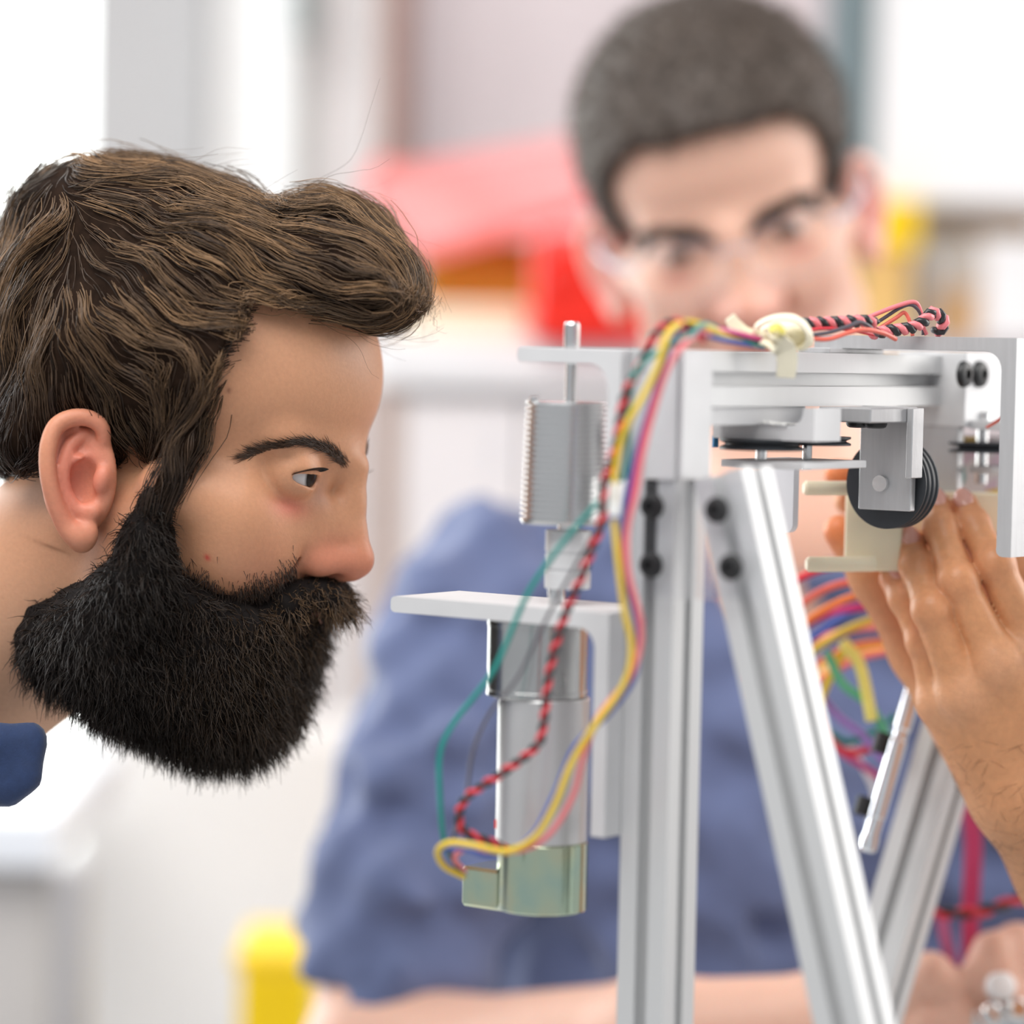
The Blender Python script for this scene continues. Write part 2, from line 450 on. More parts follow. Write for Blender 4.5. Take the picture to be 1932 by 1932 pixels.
# red case with an open glossy lid and an amber tray
case = empty('red_case', wpt(950, 574, 1090), 'red plastic case with a glossy lid paled by glare and amber tray on the counter', 'case')
def pslab(name, pts, w0s, thick, mt, parent):
    """thick slab from pixel corners with a depth each"""
    P = [wpt(x, y, w) for (x, y), w in zip(pts, w0s)]
    n = (P[1] - P[0]).cross(P[2] - P[0]).normalized() * thick
    bm = bmesh.new(); A = [bm.verts.new(p) for p in P]; B = [bm.verts.new(p + n) for p in P]
    bm.faces.new(A); bm.faces.new(B[::-1])
    for i in range(len(P)): bm.faces.new((A[i], A[(i + 1) % len(P)], B[(i + 1) % len(P)], B[i]))
    return link(name, bm_mesh(name, bm), mt, parent)
pslab('case_lid', [(795, 494), (1115, 405), (1090, 285), (690, 350)], [1040, 1040, 1250, 1250], 0.012, M_lidglare, case)
pslab('case_lid_rim', [(690, 385), (745, 372), (735, 315), (712, 330)], [1235, 1235, 1260, 1260], 0.012, M_red, case)
pbox('amber_tray', 792, 450, 1010, 576, 1085, 0.20, M_amber, case, 0.004)
pbox('case_body', 1004, 438, 1235, 650, 930, 0.25, M_red, case, 0.012)
pbox('case_latch', 1030, 500, 1075, 540, 922, 0.012, M_red, case, 0.003)

# right-hand side: white wall cabinet, grey post, shelf of boxes
cab = empty('wall_cabinet', wpt(1800, 395, 1250), 'large white wall cabinet in the upper right corner', 'cabinet')
pbox('cabinet_body', 1652, -260, 2330, 392, 1180, 0.36, M_white, cab, 0.006)
pbox('cabinet_door', 1652, -256, 1986, 386, 1160, 0.02, M_white, cab, 0.004)
pbox('cabinet_door', 1992, -256, 2326, 386, 1160, 0.02, M_white, cab, 0.004)
gp = empty('grey_post', wpt(1604, 640, 1450), 'grey-green square post beside the white wall cabinet', 'post')
pbox('post_shaft', 1570, -400, 1646, 641, 1150, 0.09, M_teal, gp, 0.004)
pbox('post_cover_strip', 1600, -400, 1614, 641, 1146, 0.006, mat('post_strip', (0.20, 0.25, 0.265), 0.6, var=0.05, vscale=20), gp)
# things standing on the counter below the cabinet
def boxthing(name, label, cat, x0, y0, x1, y1, w, depth, mt, group=None, lid=True):
    e = empty(name, wpt((x0 + x1) / 2, y1, w), label, cat, group)
    h = y1 - y0
    pbox('box_body', x0, y0 + h * 0.18, x1, y1, w, depth, mt, e, 0.003)
    if lid: pbox('box_lid', x0 - 3, y0, x1 + 3, y0 + h * 0.19, w - 4, depth + 0.008, mt, e, 0.003)
    return e
boxthing('yellow_container', 'bright yellow container beside the short-haired man\'s ear', 'container', 1640, 375, 1735, 470, 1150, 0.08, M_yellow)
boxthing('tan_carton', 'tall tan cardboard carton under the yellow container', 'carton', 1610, 472, 1716, 645, 1160, 0.12, mat('ochre_card', (0.72, 0.47, 0.17), 0.8, var=0.06, vscale=25))
boxthing('brown_carton', 'brown cardboard carton under the wall cabinet at the right edge', 'carton', 1700, 398, 1960, 452, 1290, 0.15, M_tan)
boxthing('grey_crate', 'pale grey crate standing behind the red and black wires', 'crate', 1722, 440, 1862, 645, 1220, 0.14, M_greybox)
boxthing('small_brown_box', 'small brown box in front of the pale grey crate', 'box', 1772, 545, 1846, 645, 1180, 0.03, M_tan)
boxthing('white_canister', 'white upright canister at the right edge under the cabinet', 'canister', 1856, 450, 2010, 645, 1150, 0.12, M_white)
# bottom left: white trolley, grey box, yellow crate
tr = empty('white_trolley', wpt(200, 1700, 900), 'blurred white trolley with grey legs below the bearded man', 'trolley')
pbox('trolley_top', -260, 1538, 100, 1640, 820, 0.40, mat('cool_white', (0.84, 0.87, 0.92), 0.4, var=0.02, vscale=8), tr, 0.006)
pbox('trolley_leg', 92, 1640, 150, 3300, 840, 0.04, mat('trolley_leg_grey', (0.45, 0.44, 0.45), 0.5, var=0.05, vscale=15), tr, 0.004)
pbox('trolley_panel', -250, 1640, 92, 2400, 860, 0.02, mat('trolley_panel_beige', (0.60, 0.57, 0.55), 0.6, var=0.05, vscale=10), tr)
pbox('trolley_leg', -210, 1640, -160, 3300, 840, 0.04, MATS['trolley_leg_grey'], tr, 0.004)
# low white partition between trolley and counter
pbox_part = empty('white_partition', wpt(430, 2000, 1300), 'plain white partition panel between trolley and counter', 'panel')
pbox('partition_panel', 130, 1380, 712, 3600, 1330, 0.03, mat('warm_white_panel', (0.85, 0.835, 0.82), 0.7, var=0.02, vscale=6), pbox_part, 0.004)
pbox('partition_rail', 126, 1352, 716, 1382, 1325, 0.04, M_white, pbox_part, 0.004)
yc = empty('yellow_crate', wpt(515, 2150, 800), 'yellow plastic crate by the blue shirt\'s sleeve', 'crate')
pbox('crate_body', 448, 1822, 585, 2200, 780, 0.12, M_yellow, yc, 0.006)
pbox('crate_rim', 438, 1800, 596, 1836, 774, 0.13, M_yellow, yc, 0.006)
# ================================================================ the aluminium test rig
TH = math.radians(36)
RA3 = Vector((math.cos(TH), -math.sin(TH), 0)); RB3 = Vector((math.sin(TH), math.cos(TH), 0))
RO = wpt(1255, 1100, -82); RO.z = 0
def RW(A, B, Z): return RO + RA3 * (A * 0.001) + RB3 * (B * 0.001) + Vector((0, 0, Z * 0.001))
def _hit(px, py, nrm, val):
    d = cam_rot @ cray(px, py); t = (val * 0.001 - (CAM - RO).dot(nrm)) / d.dot(nrm)
    q = CAM + d * t - RO
    return q.dot(RA3) * 1000, q.dot(RB3) * 1000, q.z * 1000
def onB(px, py, B): a, b, z = _hit(px, py, RB3, B); return a, z      # -> (A, Z)
def onA(px, py, A): a, b, z = _hit(px, py, RA3, A); return b, z      # -> (B, Z)
M_alu = mat('anodised_aluminium', (0.62, 0.625, 0.63), 0.42, metal=0.28, var=0.03, vscale=40, bump=0.05, bscale=400, stretch=(1, 1, 0.05))
M_alub = mat('brushed_aluminium', (0.54, 0.54, 0.55), 0.40, metal=0.5, var=0.06, vscale=90, bump=0.15, bscale=600, stretch=(4, 4, 0.3))
M_alul = mat('pale_milled_aluminium', (0.68, 0.68, 0.69), 0.48, metal=0.2, var=0.03, vscale=60)
M_steel = mat('polished_steel', (0.74, 0.74, 0.74), 0.2, metal=1.0, var=0.05, vscale=50)
M_zinc = mat('zinc_plated_steel', (0.50, 0.58, 0.48), 0.18, metal=1.0, var=0.18, vscale=35)
M_gear = mat('bright_zinc_steel', (0.56, 0.565, 0.56), 0.2, metal=0.95, var=0.1, vscale=30)
_nt = M_zinc.node_tree; _cr = _nt.nodes.new('ShaderNodeValToRGB'); _n = _nt.nodes.new('ShaderNodeTexNoise'); _n.inputs['Scale'].default_value = 45
for _p, _c in ((0.30, (0.46, 0.60, 0.50, 1)), (0.45, (0.53, 0.63, 0.48, 1)), (0.58, (0.60, 0.63, 0.45, 1)), (0.72, (0.48, 0.60, 0.56, 1))):
    (_cr.color_ramp.elements.new(_p)).color = _c
_cr.color_ramp.elements[0].color = (0.46, 0.60, 0.50, 1)
_tc = _nt.nodes.new('ShaderNodeTexCoord'); _nt.links.new(_tc.outputs['Object'], _n.inputs['Vector']); _nt.links.new(_n.outputs['Fac'], _cr.inputs['Fac']); _nt.links.new(_cr.outputs['Color'], _nt.nodes['Principled BSDF'].inputs['Base Color'])
M_black = mat('black_oxide', (0.018, 0.018, 0.019), 0.42, var=0.2, vscale=80)
M_pulley = mat('black_anodised', (0.035, 0.039, 0.045), 0.45, var=0.08, vscale=120, bump=0.05, bscale=900)
M_acryl = mat('clear_acrylic', (0.95, 0.96, 1.0), 0.08, trans=0.95, alpha=0.26, ior=1.2)
M_cable = mat('steel_cable', (0.55, 0.55, 0.60), 0.35, metal=0.8, var=0.1, vscale=300)

rig = empty('test_rig', RW(0, 0, 0), 'aluminium profile test rig with motor, spool, pulleys and brackets', 'machine')

def tslot_poly(s):
    h = s / 2; g = s * 0.128; t = s * 0.08; tw = s * 0.23; tb = s * 0.12; dp = s * 0.25
    side = [(-h, -h), (-g, -h), (-g, -h + t), (-tw, -h + t), (-tw, -h + t + s * 0.04), (-tb, -h + dp), (tb, -h + dp), (tw, -h + t + s * 0.04), (tw, -h + t), (g, -h + t), (g, -h)]
    P = []
    for k in range(4):
        c, sn = [(1, 0), (0, 1), (-1, 0), (0, -1)][k]
        P += [(c * x - sn * y, sn * x + c * y) for x, y in side]
    return P
def extrusion(name, p0, p1, e1, s=25.0, parent=None, m=None):
    """T-slot bar between two world points, e1 = direction of one pair of faces"""
    ax = (p1 - p0).normalized(); e1 = (e1 - ax * e1.dot(ax)).normalized(); e2 = ax.cross(e1)
    bm = bmesh.new(); pts = tslot_poly(s * 0.001)
    A = [bm.verts.new(p0 + e1 * x + e2 * y) for x, y in pts]; B = [bm.verts.new(p1 + e1 * x + e2 * y) for x, y in pts]
    bm.faces.new(A[::-1]); bm.faces.new(B)
    n = len(pts)
    for i in range(n): bm.faces.new((A[i], A[(i + 1) % n], B[(i + 1) % n], B[i]))
    return link(name, bm_mesh(name, bm), m or M_alu, parent or rig)
def rplate(name, pts, B0, B1, m, parent=None, angle=35, bev=0.0):
    """polygon [(A, Z)] extruded along B"""
    bm = bmesh.new(); prism(bm, pts, B0, B1, lambda x, y, z: RW(x, y, z))
    if bev:
        bmesh.ops.bevel(bm, geom=list(bm.edges), offset=bev * 0.001, segments=1, affect='EDGES')
    return link(name, bm_mesh(name, bm, angle=angle), m, parent or rig)
def rbox(name, A0, A1, B0, B1, Z0, Z1, m, parent=None, bev=0.3):
    return rplate(name, [(A0, Z0), (A1, Z0), (A1, Z1), (A0, Z1)], B0, B1, m, parent, bev=bev)
def arc(cx, cz, r, a0, a1, n=6):
    return [(cx + r * math.cos(math.radians(a)), cz + r * math.sin(math.radians(a))) for a in np.linspace(a0, a1, n)]
def rlathe(name, prof, A, B, Z, m, parent=None, axis=(0, 0, 1), seg=40, angle=30):
    bm = bmesh.new(); lathe(bm, [(r * 0.001, h * 0.001) for r, h in prof], RW(A, B, Z), axis, seg)
    return link(name, bm_mesh(name, bm, angle=angle), m, parent or rig)
BOLT = [(5.8, 0), (5.8, 1.2), (5.2, 2.4), (4.0, 3.0), (2.4, 3.1), (2.3, 1.4), (0.01, 1.4)]
def bolt(A, B, Z, axis, parent=None, k=1.0, m=None, name='bolt'):
    return rlathe(name, [(r * k, h * k) for r, h in BOLT], A, B, Z, m or M_black, parent, axis, seg=24)

# post, strut, beams
_, zt = onB(1268, 664, -12.5)
BEAM_TOP = onA(1345, 662, 12.5)[1]; BEAM_Z = BEAM_TOP - 12.5
extrusion('upright_post', RW(0, 0, 0), RW(0, 0, BEAM_TOP), RA3)
a0, z0 = onB(1383, 893, 0); a1, z1 = onB(1612, 1932, 0)
sl = (a1 - a0) / (z1 - z0)
extrusion('diagonal_strut', RW(a1 + sl * (-z1 + 12), 0, 12), RW(a0, 0, z0), RB3)
rbox('foot_plate', -25, 25, -25, 25, 0, 6, M_alu)
rbox('foot_plate', a1 - sl * z1 - 30, a1 - sl * z1 + 30, -25, 25, 0, 11, M_alu)
BEND = onA(1776, 700, 12.5)[0]
extrusion('top_beam', RW(0, 12.6, BEAM_Z), RW(0, BEND, BEAM_Z), RA3)
# second rail under the first and the post's cover plate
_, zl = onA(1345, 790, 12.5)
rbox('lower_rail', -12.5, 9.5, 14, onA(1520, 780, 9.5)[0], BEAM_Z - 12.5 - 8.5, BEAM_Z - 12.6, M_alul)
rbox('post_cover_plate', 12.55, 14.5, -11.5, 12.4, onA(1300, 905, 12.5)[1], BEAM_TOP, M_alul)
rbox('post_cover_plate', -2.0, 12.4, -14.6, -12.55, onA(1300, 905, 12.5)[1], BEAM_TOP, M_alul)
# clear gusset with four black bolts
gp_ = [onB(1186, 1128, -17), onB(1440, 1132, -17), onB(1402, 908, -17), onB(1190, 906, -17)]
gus = rplate('gusset_plate', gp_, -18.5, -13.0, M_acryl)
for px, py in ((1232, 955), (1230, 1066), (1354, 962), (1380, 1070)):
    a, z = onB(px, py, -18.6); bolt(a, -18.6, z, -RB3, gus, 1.0)
sla, slz = onB(1231, 905, -13); slb, slz2 = onB(1231, 1085, -13)
rbox('slot_insert', -3.1, 3.1, -12.9, -9.5, slz2, slz, M_black, gus, 0)
# far leg seen behind the strut
lp0, lp1 = wpt(1646, 1900, 150), wpt(1838, 1246, 180)
ld = (lp1 - lp0) / (lp1.z - lp0.z)
lf = lp0 + ld * (0.012 - lp0.z)
extrusion('rear_leg', lf, lp1, RB3)
bm = bmesh.new(); bx(bm, (lf.x, lf.y, 0.006), (0.06, 0.06, 0.012), 0.001); link('foot_plate', bm_mesh('foot_plate', bm), M_alu, rig)

# motor bracket (angle section)
def angle_bracket(name, aL, aR, zTop, zBot, t, B0, B1, m, fil=8, tipr=2.5):
    pts = [(aR, zBot), (aR, zTop)] + [(aL + tipr, zTop)] + arc(aL + tipr, zTop - tipr, tipr, 100, 180, 4) + arc(aL + tipr, zTop - t + tipr, tipr, 180, 260, 4) + [(aL + tipr, zTop - t)]
    pts += arc(aR - t - fil, zTop - t - fil, fil, 90, 0, 7) + [(aR - t, zBot)]
    return rplate(name, pts, B0, B1, m)
aL, zTop = onB(737, 1124, -25); _, zBot = onB(1130, 1580, -25)
MB = angle_bracket('motor_bracket', aL, -12.8, zTop, zBot, 7.5, -25, 25, M_alul, fil=9)
for dz in (30, 62): bolt(-20.4, -6, zBot + dz, -RA3, MB, 0.8, M_steel)
aL2, zTop2 = onB(976, 655, -20); _, zBot2 = onB(1150, 905, -20)
SB = angle_bracket('spool_bracket', aL2, -12.8, zTop2, zBot2, 6.8, -20, 20, M_alul, fil=11)
# spool, shaft, coupling
ax_, zc = onB(1066, 872, 0); zd0 = onB(1066, 988, 0)[1]; zd1 = onB(1066, 757, 0)[1]
prof = [(6, zd0), (19.2, zd0), (19.8, zd0 + 1.2)]
nr = 21
for i in range(nr):
    z = zd0 + 1.5 + (zd1 - zd0 - 3.2) * i / nr; dzr = (zd1 - zd0 - 3.2) / nr
    rr = 19.9 - 1.4 * i / nr
    prof += [(rr, z), (rr, z + dzr * 0.45), (rr - 1.7, z + dzr * 0.55), (rr - 1.7, z + dzr * 0.95)]
prof += [(18.6, zd1 - 1.5), (18.2, zd1), (6, zd1)]
SP = rlathe('spool_drum', prof, ax_, 0, 0, mat('spool_aluminium', (0.70, 0.70, 0.70), 0.26, metal=0.85, var=0.03, vscale=40), seg=56, angle=25)
zs0 = onB(1080, 608, 0)[1]
SHX, SHB = onB(1079, 640, 0)[0], 0
rlathe('drive_shaft', [(2.6, zd1), (2.6, zTop2 - 6.9), (3.6, zTop2 - 6.8), (3.6, zs0 - 1), (3.0, zs0)], SHX, SHB, 0, M_steel)
rlathe('spool_screw', [(2.2, zd1), (2.2, zd1 + 1.6), (1.2, zd1 + 1.9)], ax_ - 13, -7, 0, M_steel, SP, seg=20)
ck, zk1 = onB(1073, 1000, 0); zk0 = onB(1073, 1110, 0)[1]
rlathe('coupling', [(10.2, zk0), (10.5, zk0 + 0.6), (10.5, zk0 + 8), (9.9, zk0 + 8.3), (9.9, zk0 + 9.0), (10.5, zk0 + 9.3), (10.5, zk0 + 15.6), (9.9, zk0 + 15.9), (9.9, zk0 + 16.6), (10.5, zk0 + 17), (10.5, zk1 - 0.6), (10.2, zk1)], ck, 0, 0, M_alul, seg=44)
rlathe('coupling_shaft', [(5, zk1), (5, zd0)], ck, 0, 0, M_steel)
rlathe('output_shaft', [(4.0, zTop), (4.0, zk0)], ck - 6, 0, 0, M_steel)
# gear motor with encoder cap
am, zm1 = onB(1016, 1168, 0); zm0 = onB(1016, 1313, 0)[1]; ab, zb0 = onB(1021, 1585, 0); ac, zc0 = onB(1022, 1714, 0)
rlathe('gearbox', [(22.6, zm0), (23.4, zm0 + 0.6), (23.4, zm0 + 3), (23.1, zm0 + 3.2), (23.1, zm1 - 3.2), (23.4, zm1 - 3), (23.4, zm1 - 0.5), (22.8, zTop - 7.5)], am, 0, 0, M_gear, seg=56)
MT = rlathe('motor_body', [(20.6, zb0), (21.2, zb0 + 0.6), (21.2, zm0 - 0.6), (20.8, zm0)], ab, 0, 0, mat('motor_can_grey', (0.60, 0.595, 0.60), 0.32, metal=0.6, var=0.03, vscale=40), seg=56)
rlathe('encoder_cap', [(20.2, zc0), (21.0, zc0 + 0.8), (21.0, zb0 - 0.2), (20.8, zb0)], ac, 0, 0, M_zinc, seg=56)
eb0, ez1 = onB(884, 1630, -8); ez0 = onB(884, 1706, -8)[1]
EB = rbox('encoder_box', eb0, ac - 8, -14, 12, ez0, ez1, M_zinc, bev=1.5)
rbox('wire_socket', eb0 - 2.8, eb0, -9, 4, ez0 + 9, ez1 - 3.5, mat('white_nylon', (0.85, 0.84, 0.80), 0.5, var=0.03), EB, 0.3)
tag(rbox('motor_mark', ab - 15.6, ab - 13.2, -15.4, -14.6, zb0 + 5.5, zb0 + 9.5, mat('red_ink', (0.75, 0.05, 0.03), 0.5, var=0.05), MT, 0), 'small red print on the motor can')

# big angle bracket at the right, standing on the beam
BU = 150.0
aR, zUT = onB(1919, 638, BU); zUB = onB(1905, 1052, BU)[1]; aS = onB(1536, 660, BU)[0]
t = 6.3
pts = [(aR, zUB + 4)] + [(aR, zUT)] + [(aS, zUT), (aS, zUT - t)] + arc(aR - 7.6 - 9, zUT - t - 9, 9, 90, 0, 7) + [(aR - 7.6, zUB + 5)] + arc(aR - 4.6, zUB + 3.2, 3.2, 180, 270, 4) + [(aR, zUB)]
UB = rplate('side_bracket', pts, BU, BU + 46, M_alub)
rbox('side_bracket_shim', aS - 2, aS + 16, BU - 12, BU + 40, BEAM_TOP, zUT - t, M_alub)
# end bracket with two bolts, shelf, pulley on a vertical shaft, lower plate
zE0 = onA(1790, 985, 12.5)[1]
zE1 = onA(1830, 806, 26.0)[1]
EBk = rbox('end_bracket', -12.5, 26.0, BEND + 0.3, BEND + 58, zE1, BEAM_TOP + 2, M_alul, bev=0.5)
rbox('end_plate', -12.5, 23.0, BEND + 0.3, BEND + 6, zE0, zE1, M_alub, EBk, 0.3)
for px, py in ((1816, 706), (1846, 706)):
    b_, z_ = onA(px, py, 26.0); bolt(26.0, b_, z_, RA3, EBk, 1.15)
BS = BEND + 6
aS0, zS1 = onB(1803, 792, BS); zS0 = onB(1803, 809, BS)[1]
shelf = rbox('pulley_shelf', 26.2, 26 + 62, BS, BS + 34, zS0, zS1, M_alul)
ap, zp = onB(1853, 843, BS + 14)
def grooved(name, R, h, A, B, Z, m, parent=None, axis=(0, 0, 1), n=1, seg=56):
    """pulley with n rim grooves, centred on (A, B, Z)"""
    pr = [(2.0, -h / 2), (R, -h / 2)]; seg_h = h / n
    for i in range(n):
        z0_ = -h / 2 + i * seg_h
        pr += [(R, z0_ + seg_h * 0.22), (R - min(2.6, seg_h * 0.55), z0_ + seg_h * 0.45), (R - min(2.6, seg_h * 0.55), z0_ + seg_h * 0.55), (R, z0_ + seg_h * 0.78)]
    pr += [(R, h / 2), (2.0, h / 2)]
    return rlathe(name, pr, A, B, Z, m, parent, axis, seg, 20)
PLY = grooved('pulley', 21.5, 5.0, ap, BS + 14, zp, M_pulley)
rlathe('pulley_shaft', [(2.9, onB(1855, 912, BS + 14)[1]), (2.9, onB(1855, 850, BS + 14)[1]), (2.9, zS0)], ap, BS + 14, 0, M_steel, PLY)
rlathe('shaft_nut', [(3.9, zS1), (3.9, zS1 + 3.6), (3.2, zS1 + 4.2)], ap, BS + 14, 0, M_steel, PLY, seg=20)
zq1 = onB(1850, 880, BS)[1]; zq0 = onB(1850, 893, BS)[1]
rbox('lower_pulley_plate', 26.2, 26 + 60, BS, BS + 30, zq0, zq1, M_alul)

# hanging pulley bracket: plate, arm, big black wheel on a cross axle
BP = 150.0
pl0, pz0 = onB(1619, 960, BP); pl1, pz1 = onB(1722, 768, BP)
HB = rplate('pulley_hanger', [(pl0, pz0), (pl1, pz0), (pl1, pz1), (pl0, pz1)], BP, BP + 5, M_alub, bev=0.4)
zbb = BEAM_Z - 12.6
rbox('hanger_arm', pl0, pl1, BP - 40, BP + 5, zbb - 7.0, zbb, M_alub, HB, 0.6)
rbox('hanger_cheek', pl1 + 0.2, pl1 + 3.5, BP - 6, BP + 5, pz0 + 16, zbb, M_alub, HB, 0.4)
for px in (1622, 1656):
    a_, z_ = onB(px, 798, BP - 16); bolt(a_, BP - 18, zbb - 7.0, Vector((0, 0, -1)), HB, 0.95)
wa, wz = onB(1682, 912, BP + 12)
WH = grooved('cable_wheel', 21.8, 13, wa, BP + 13, wz, M_pulley, HB, tuple(RB3), 3, 72)
fa, fz = onB(1664, 912, BP); rlathe('axle_pin', [(3.9, -2.6), (3.9, -0.6), (3.4, 0.0), (3.2, 24)], fa, BP, fz, M_steel, HB, tuple(RB3), 24)

# left pulley group on an angle section
B3 = 62.0
la, lz1 = onB(1346, 797, B3); lz0 = onB(1346, 826, B3)[1]; lr = onB(1536, 800, B3)[0]
tt = 6.0
pts = [(la, lz0), (lr, lz0), (lr, zbb), (lr - tt, zbb)] + arc(lr - tt - 6, lz1 + 6, 6, 0, -90, 6) + [(la, lz1)]
LB = rplate('idler_bracket', pts, B3, B3 + 24, M_alul)
p1a, p1z = onB(1437, 838, B3 + 10)
P1 = grooved('pulley', 19.5, 5.2, p1a, B3 + 10, p1z, M_pulley)
rlathe('pulley_shaft', [(2.6, onB(1436, 876, B3 + 10)[1]), (2.6, lz0)], p1a, B3 + 10, 0, M_steel, P1, seg=20)
p2a, p2z = onB(1527, 831, B3 + 42)
P2 = grooved('pulley', 19.5, 4.0, p2a, B3 + 42, p2z, M_pulley)
rlathe('pulley_shaft', [(2.3, onB(1524, 886, B3 + 42)[1]), (2.3, p2z + 5)], p2a - 1, B3 + 42, 0, M_steel, P2, seg=20)
q0a, q0z = onB(1360, 866, B3 - 2); q1z = onB(1360, 880, B3 - 2)[1]
rbox('idler_lower_plate', q0a, q0a + 44, B3 - 2, B3 + 56, q1z, q0z, M_alul)
rbox('bracket_sticker', la - 1.0, la - 0.05, B3 + 1, B3 + 5, lz0 - 4.5, lz0 + 1.0, mat('blue_sticker', (0.10, 0.33, 0.62), 0.4, var=0.05), LB, 0)
wp0, wpz1 = onB(1442, 872, B3 + 70); wp1, wpz0 = onB(1495, 1006, B3 + 70)
rplate('white_side_plate', [(wp0, wpz0), (wp1 - 4, wpz0)] + arc(wp1 - 4, wpz0 + 4, 4, -90, 0, 5) + [(wp1, wpz1), (wp0, wpz1)], B3 + 70, B3 + 75, mat('white_acetal', (0.84, 0.84, 0.88), 0.4, var=0.02))
# torn paper on the idler bracket
tp = empty('torn_paper', RW(p1a, B3 + 8, lz1), 'torn white paper scrap lying on the left pulley bracket', 'paper')
xs = np.linspace(la + 12, lr - 14, 22); bm = bmesh.new(); rows = []
for k, bb in enumerate((B3 - 1.5, B3 + 9, B3 + 20)):
    rows.append([(bm.verts.new(RW(x + RNG.uniform(-.6, .6), bb + RNG.uniform(-1.2, 1.2), lz1 + 0.35 + (1.6 * RNG.random() if k == 0 else 0.3))), bm.verts.new(RW(x, bb, lz1 + 0.05))) for x in xs])
for r0, r1 in zip(rows, rows[1:]):
    for i in range(len(xs) - 1):
        bm.faces.new((r0[i][0], r0[i + 1][0], r1[i + 1][0], r1[i][0])); bm.faces.new((r0[i][1], r1[i][1], r1[i + 1][1], r0[i + 1][1]))
for i in range(len(xs) - 1):
    bm.faces.new((rows[0][i][1], rows[0][i + 1][1], rows[0][i + 1][0], rows[0][i][0]))
link('paper_scrap', bm_mesh('paper_scrap', bm), mat('white_paper', (0.90, 0.90, 0.88), 0.8, var=0.02), tp)

# ---------------------------------------------------------------- cream block held in the hand
M_cast = mat('cream_printed_plastic', (0.83, 0.74, 0.55), 0.42, sss=0.15, var=0.04, vscale=60, bump=0.05, bscale=300)
blk = empty('cream_block', wpt(1640, 1075, 62), 'cream plastic block with two round prongs held by the hand', 'block')
def blkbox(name, x0, y0, x1, y1, w, dep, bev=1.2, rz=-0.18):
    c = wpt((x0 + x1) / 2, (y0 + y1) / 2, w); bm = bmesh.new()
    bx(bm, (0, dep * 0.0005, 0), (pdim(x1 - x0, w), dep * 0.001, pdim(y1 - y0, w)), bev * 0.001)
    o = link(name, bm_mesh(name, bm), M_cast); o.matrix_world = Matrix.Translation(c) @ Matrix.Rotation(rz, 4, 'Z')
    o.parent = blk; o.matrix_parent_inverse = parent_matrix(blk).inverted(); return o
blkbox('block_body', 1594, 918, 1702, 1078, 66, 10)
blkbox('block_flange', 1690, 928, 1900, 1004, 84, 8)
def prong(x0, y0, x1, y1, w, r):
    P = [wpt(x0, y0, w), wpt(x1, y1, w + 6)]
    ax = P[1] - P[0]; L = ax.length; bm = bmesh.new()
    lathe(bm, [(r * 0.7, 0), (r, r * 0.35), (r, L)], P[0], ax, 28)
    link('prong', bm_mesh('prong', bm, angle=40), M_cast, blk)
prong(1516, 921, 1640, 921, 52, 0.0036)
prong(1521, 1065, 1650, 1064, 52, 0.0038)

# printed card behind the far pulley
card = empty('printed_card', wpt(1842, 935, 135), 'white card with coloured print behind the right-hand pulley', 'card')
m = mat('card_print', (0.85, 0.84, 0.86), 0.6)
nt = m.node_tree; b = nt.nodes['Principled BSDF']
vz = nt.nodes.new('ShaderNodeTexVoronoi'); vz.inputs['Scale'].default_value = 110
tc = nt.nodes.new('ShaderNodeTexCoord'); nt.links.new(tc.outputs['Object'], vz.inputs['Vector'])
cr = nt.nodes.new('ShaderNodeValToRGB'); cr.color_ramp.interpolation = 'CONSTANT'
for p_, c_ in ((0.0, (0.84, 0.83, 0.86, 1)), (0.42, (0.86, 0.62, 0.02, 1)), (0.52, (0.80, 0.66, 0.78, 1)), (0.64, (0.25, 0.55, 0.55, 1)), (0.7, (0.85, 0.84, 0.86, 1)), (0.88, (0.72, 0.66, 0.86, 1))):
    e = cr.color_ramp.elements.new(p_) if p_ else cr.color_ramp.elements[0]; e.color = c_
nt.links.new(vz.outputs['Color'], cr.inputs['Fac']); nt.links.new(cr.outputs['Color'], b.inputs['Base Color'])
pbox('card_sheet', 1790, 822, 1900, 938, 130, 0.0012, M_white, card)
pbox('card_picture', 1802, 826, 1896, 930, 129, 0.0008, m, card)

# chrome rod behind the strut
rod = empty('chrome_rod', wpt(1620, 1620, 120), 'shiny chrome rod standing at a slant behind the diagonal strut', 'rod')
Pa, Pb = wpt(1634, 1608, 118), wpt(1732, 1272, 132)
axr = Pb - Pa; Lr = axr.length; bm = bmesh.new()
lathe(bm, [(0.0028, 0), (0.0048, 0.0015), (0.0050, 0.006), (0.0042, 0.010), (0.0042, 0.018), (0.0047, 0.0185), (0.0047, Lr * 0.62), (0.0040, Lr * 0.63), (0.0040, Lr * 0.68), (0.0047, Lr * 0.69), (0.0047, Lr * 0.97), (0.003, Lr)], Pa, axr, 32)
link('rod_body', bm_mesh('rod_body', bm, angle=30), mat('chrome', (0.86, 0.88, 0.92), 0.1, metal=1.0, var=0.03), rod)
for f0, f1 in ((0.2, 0.3), (0.55, 0.66)):
    bm = bmesh.new(); off = Vector((-0.008, 0.004, 0.0)); lathe(bm, [(0.004, 0), (0.004, Lr * (f1 - f0))], Pa + axr * f0 + off, axr, 20)
    link('rod_clamp', bm_mesh('rod_clamp', bm, angle=30), M_black, rod)
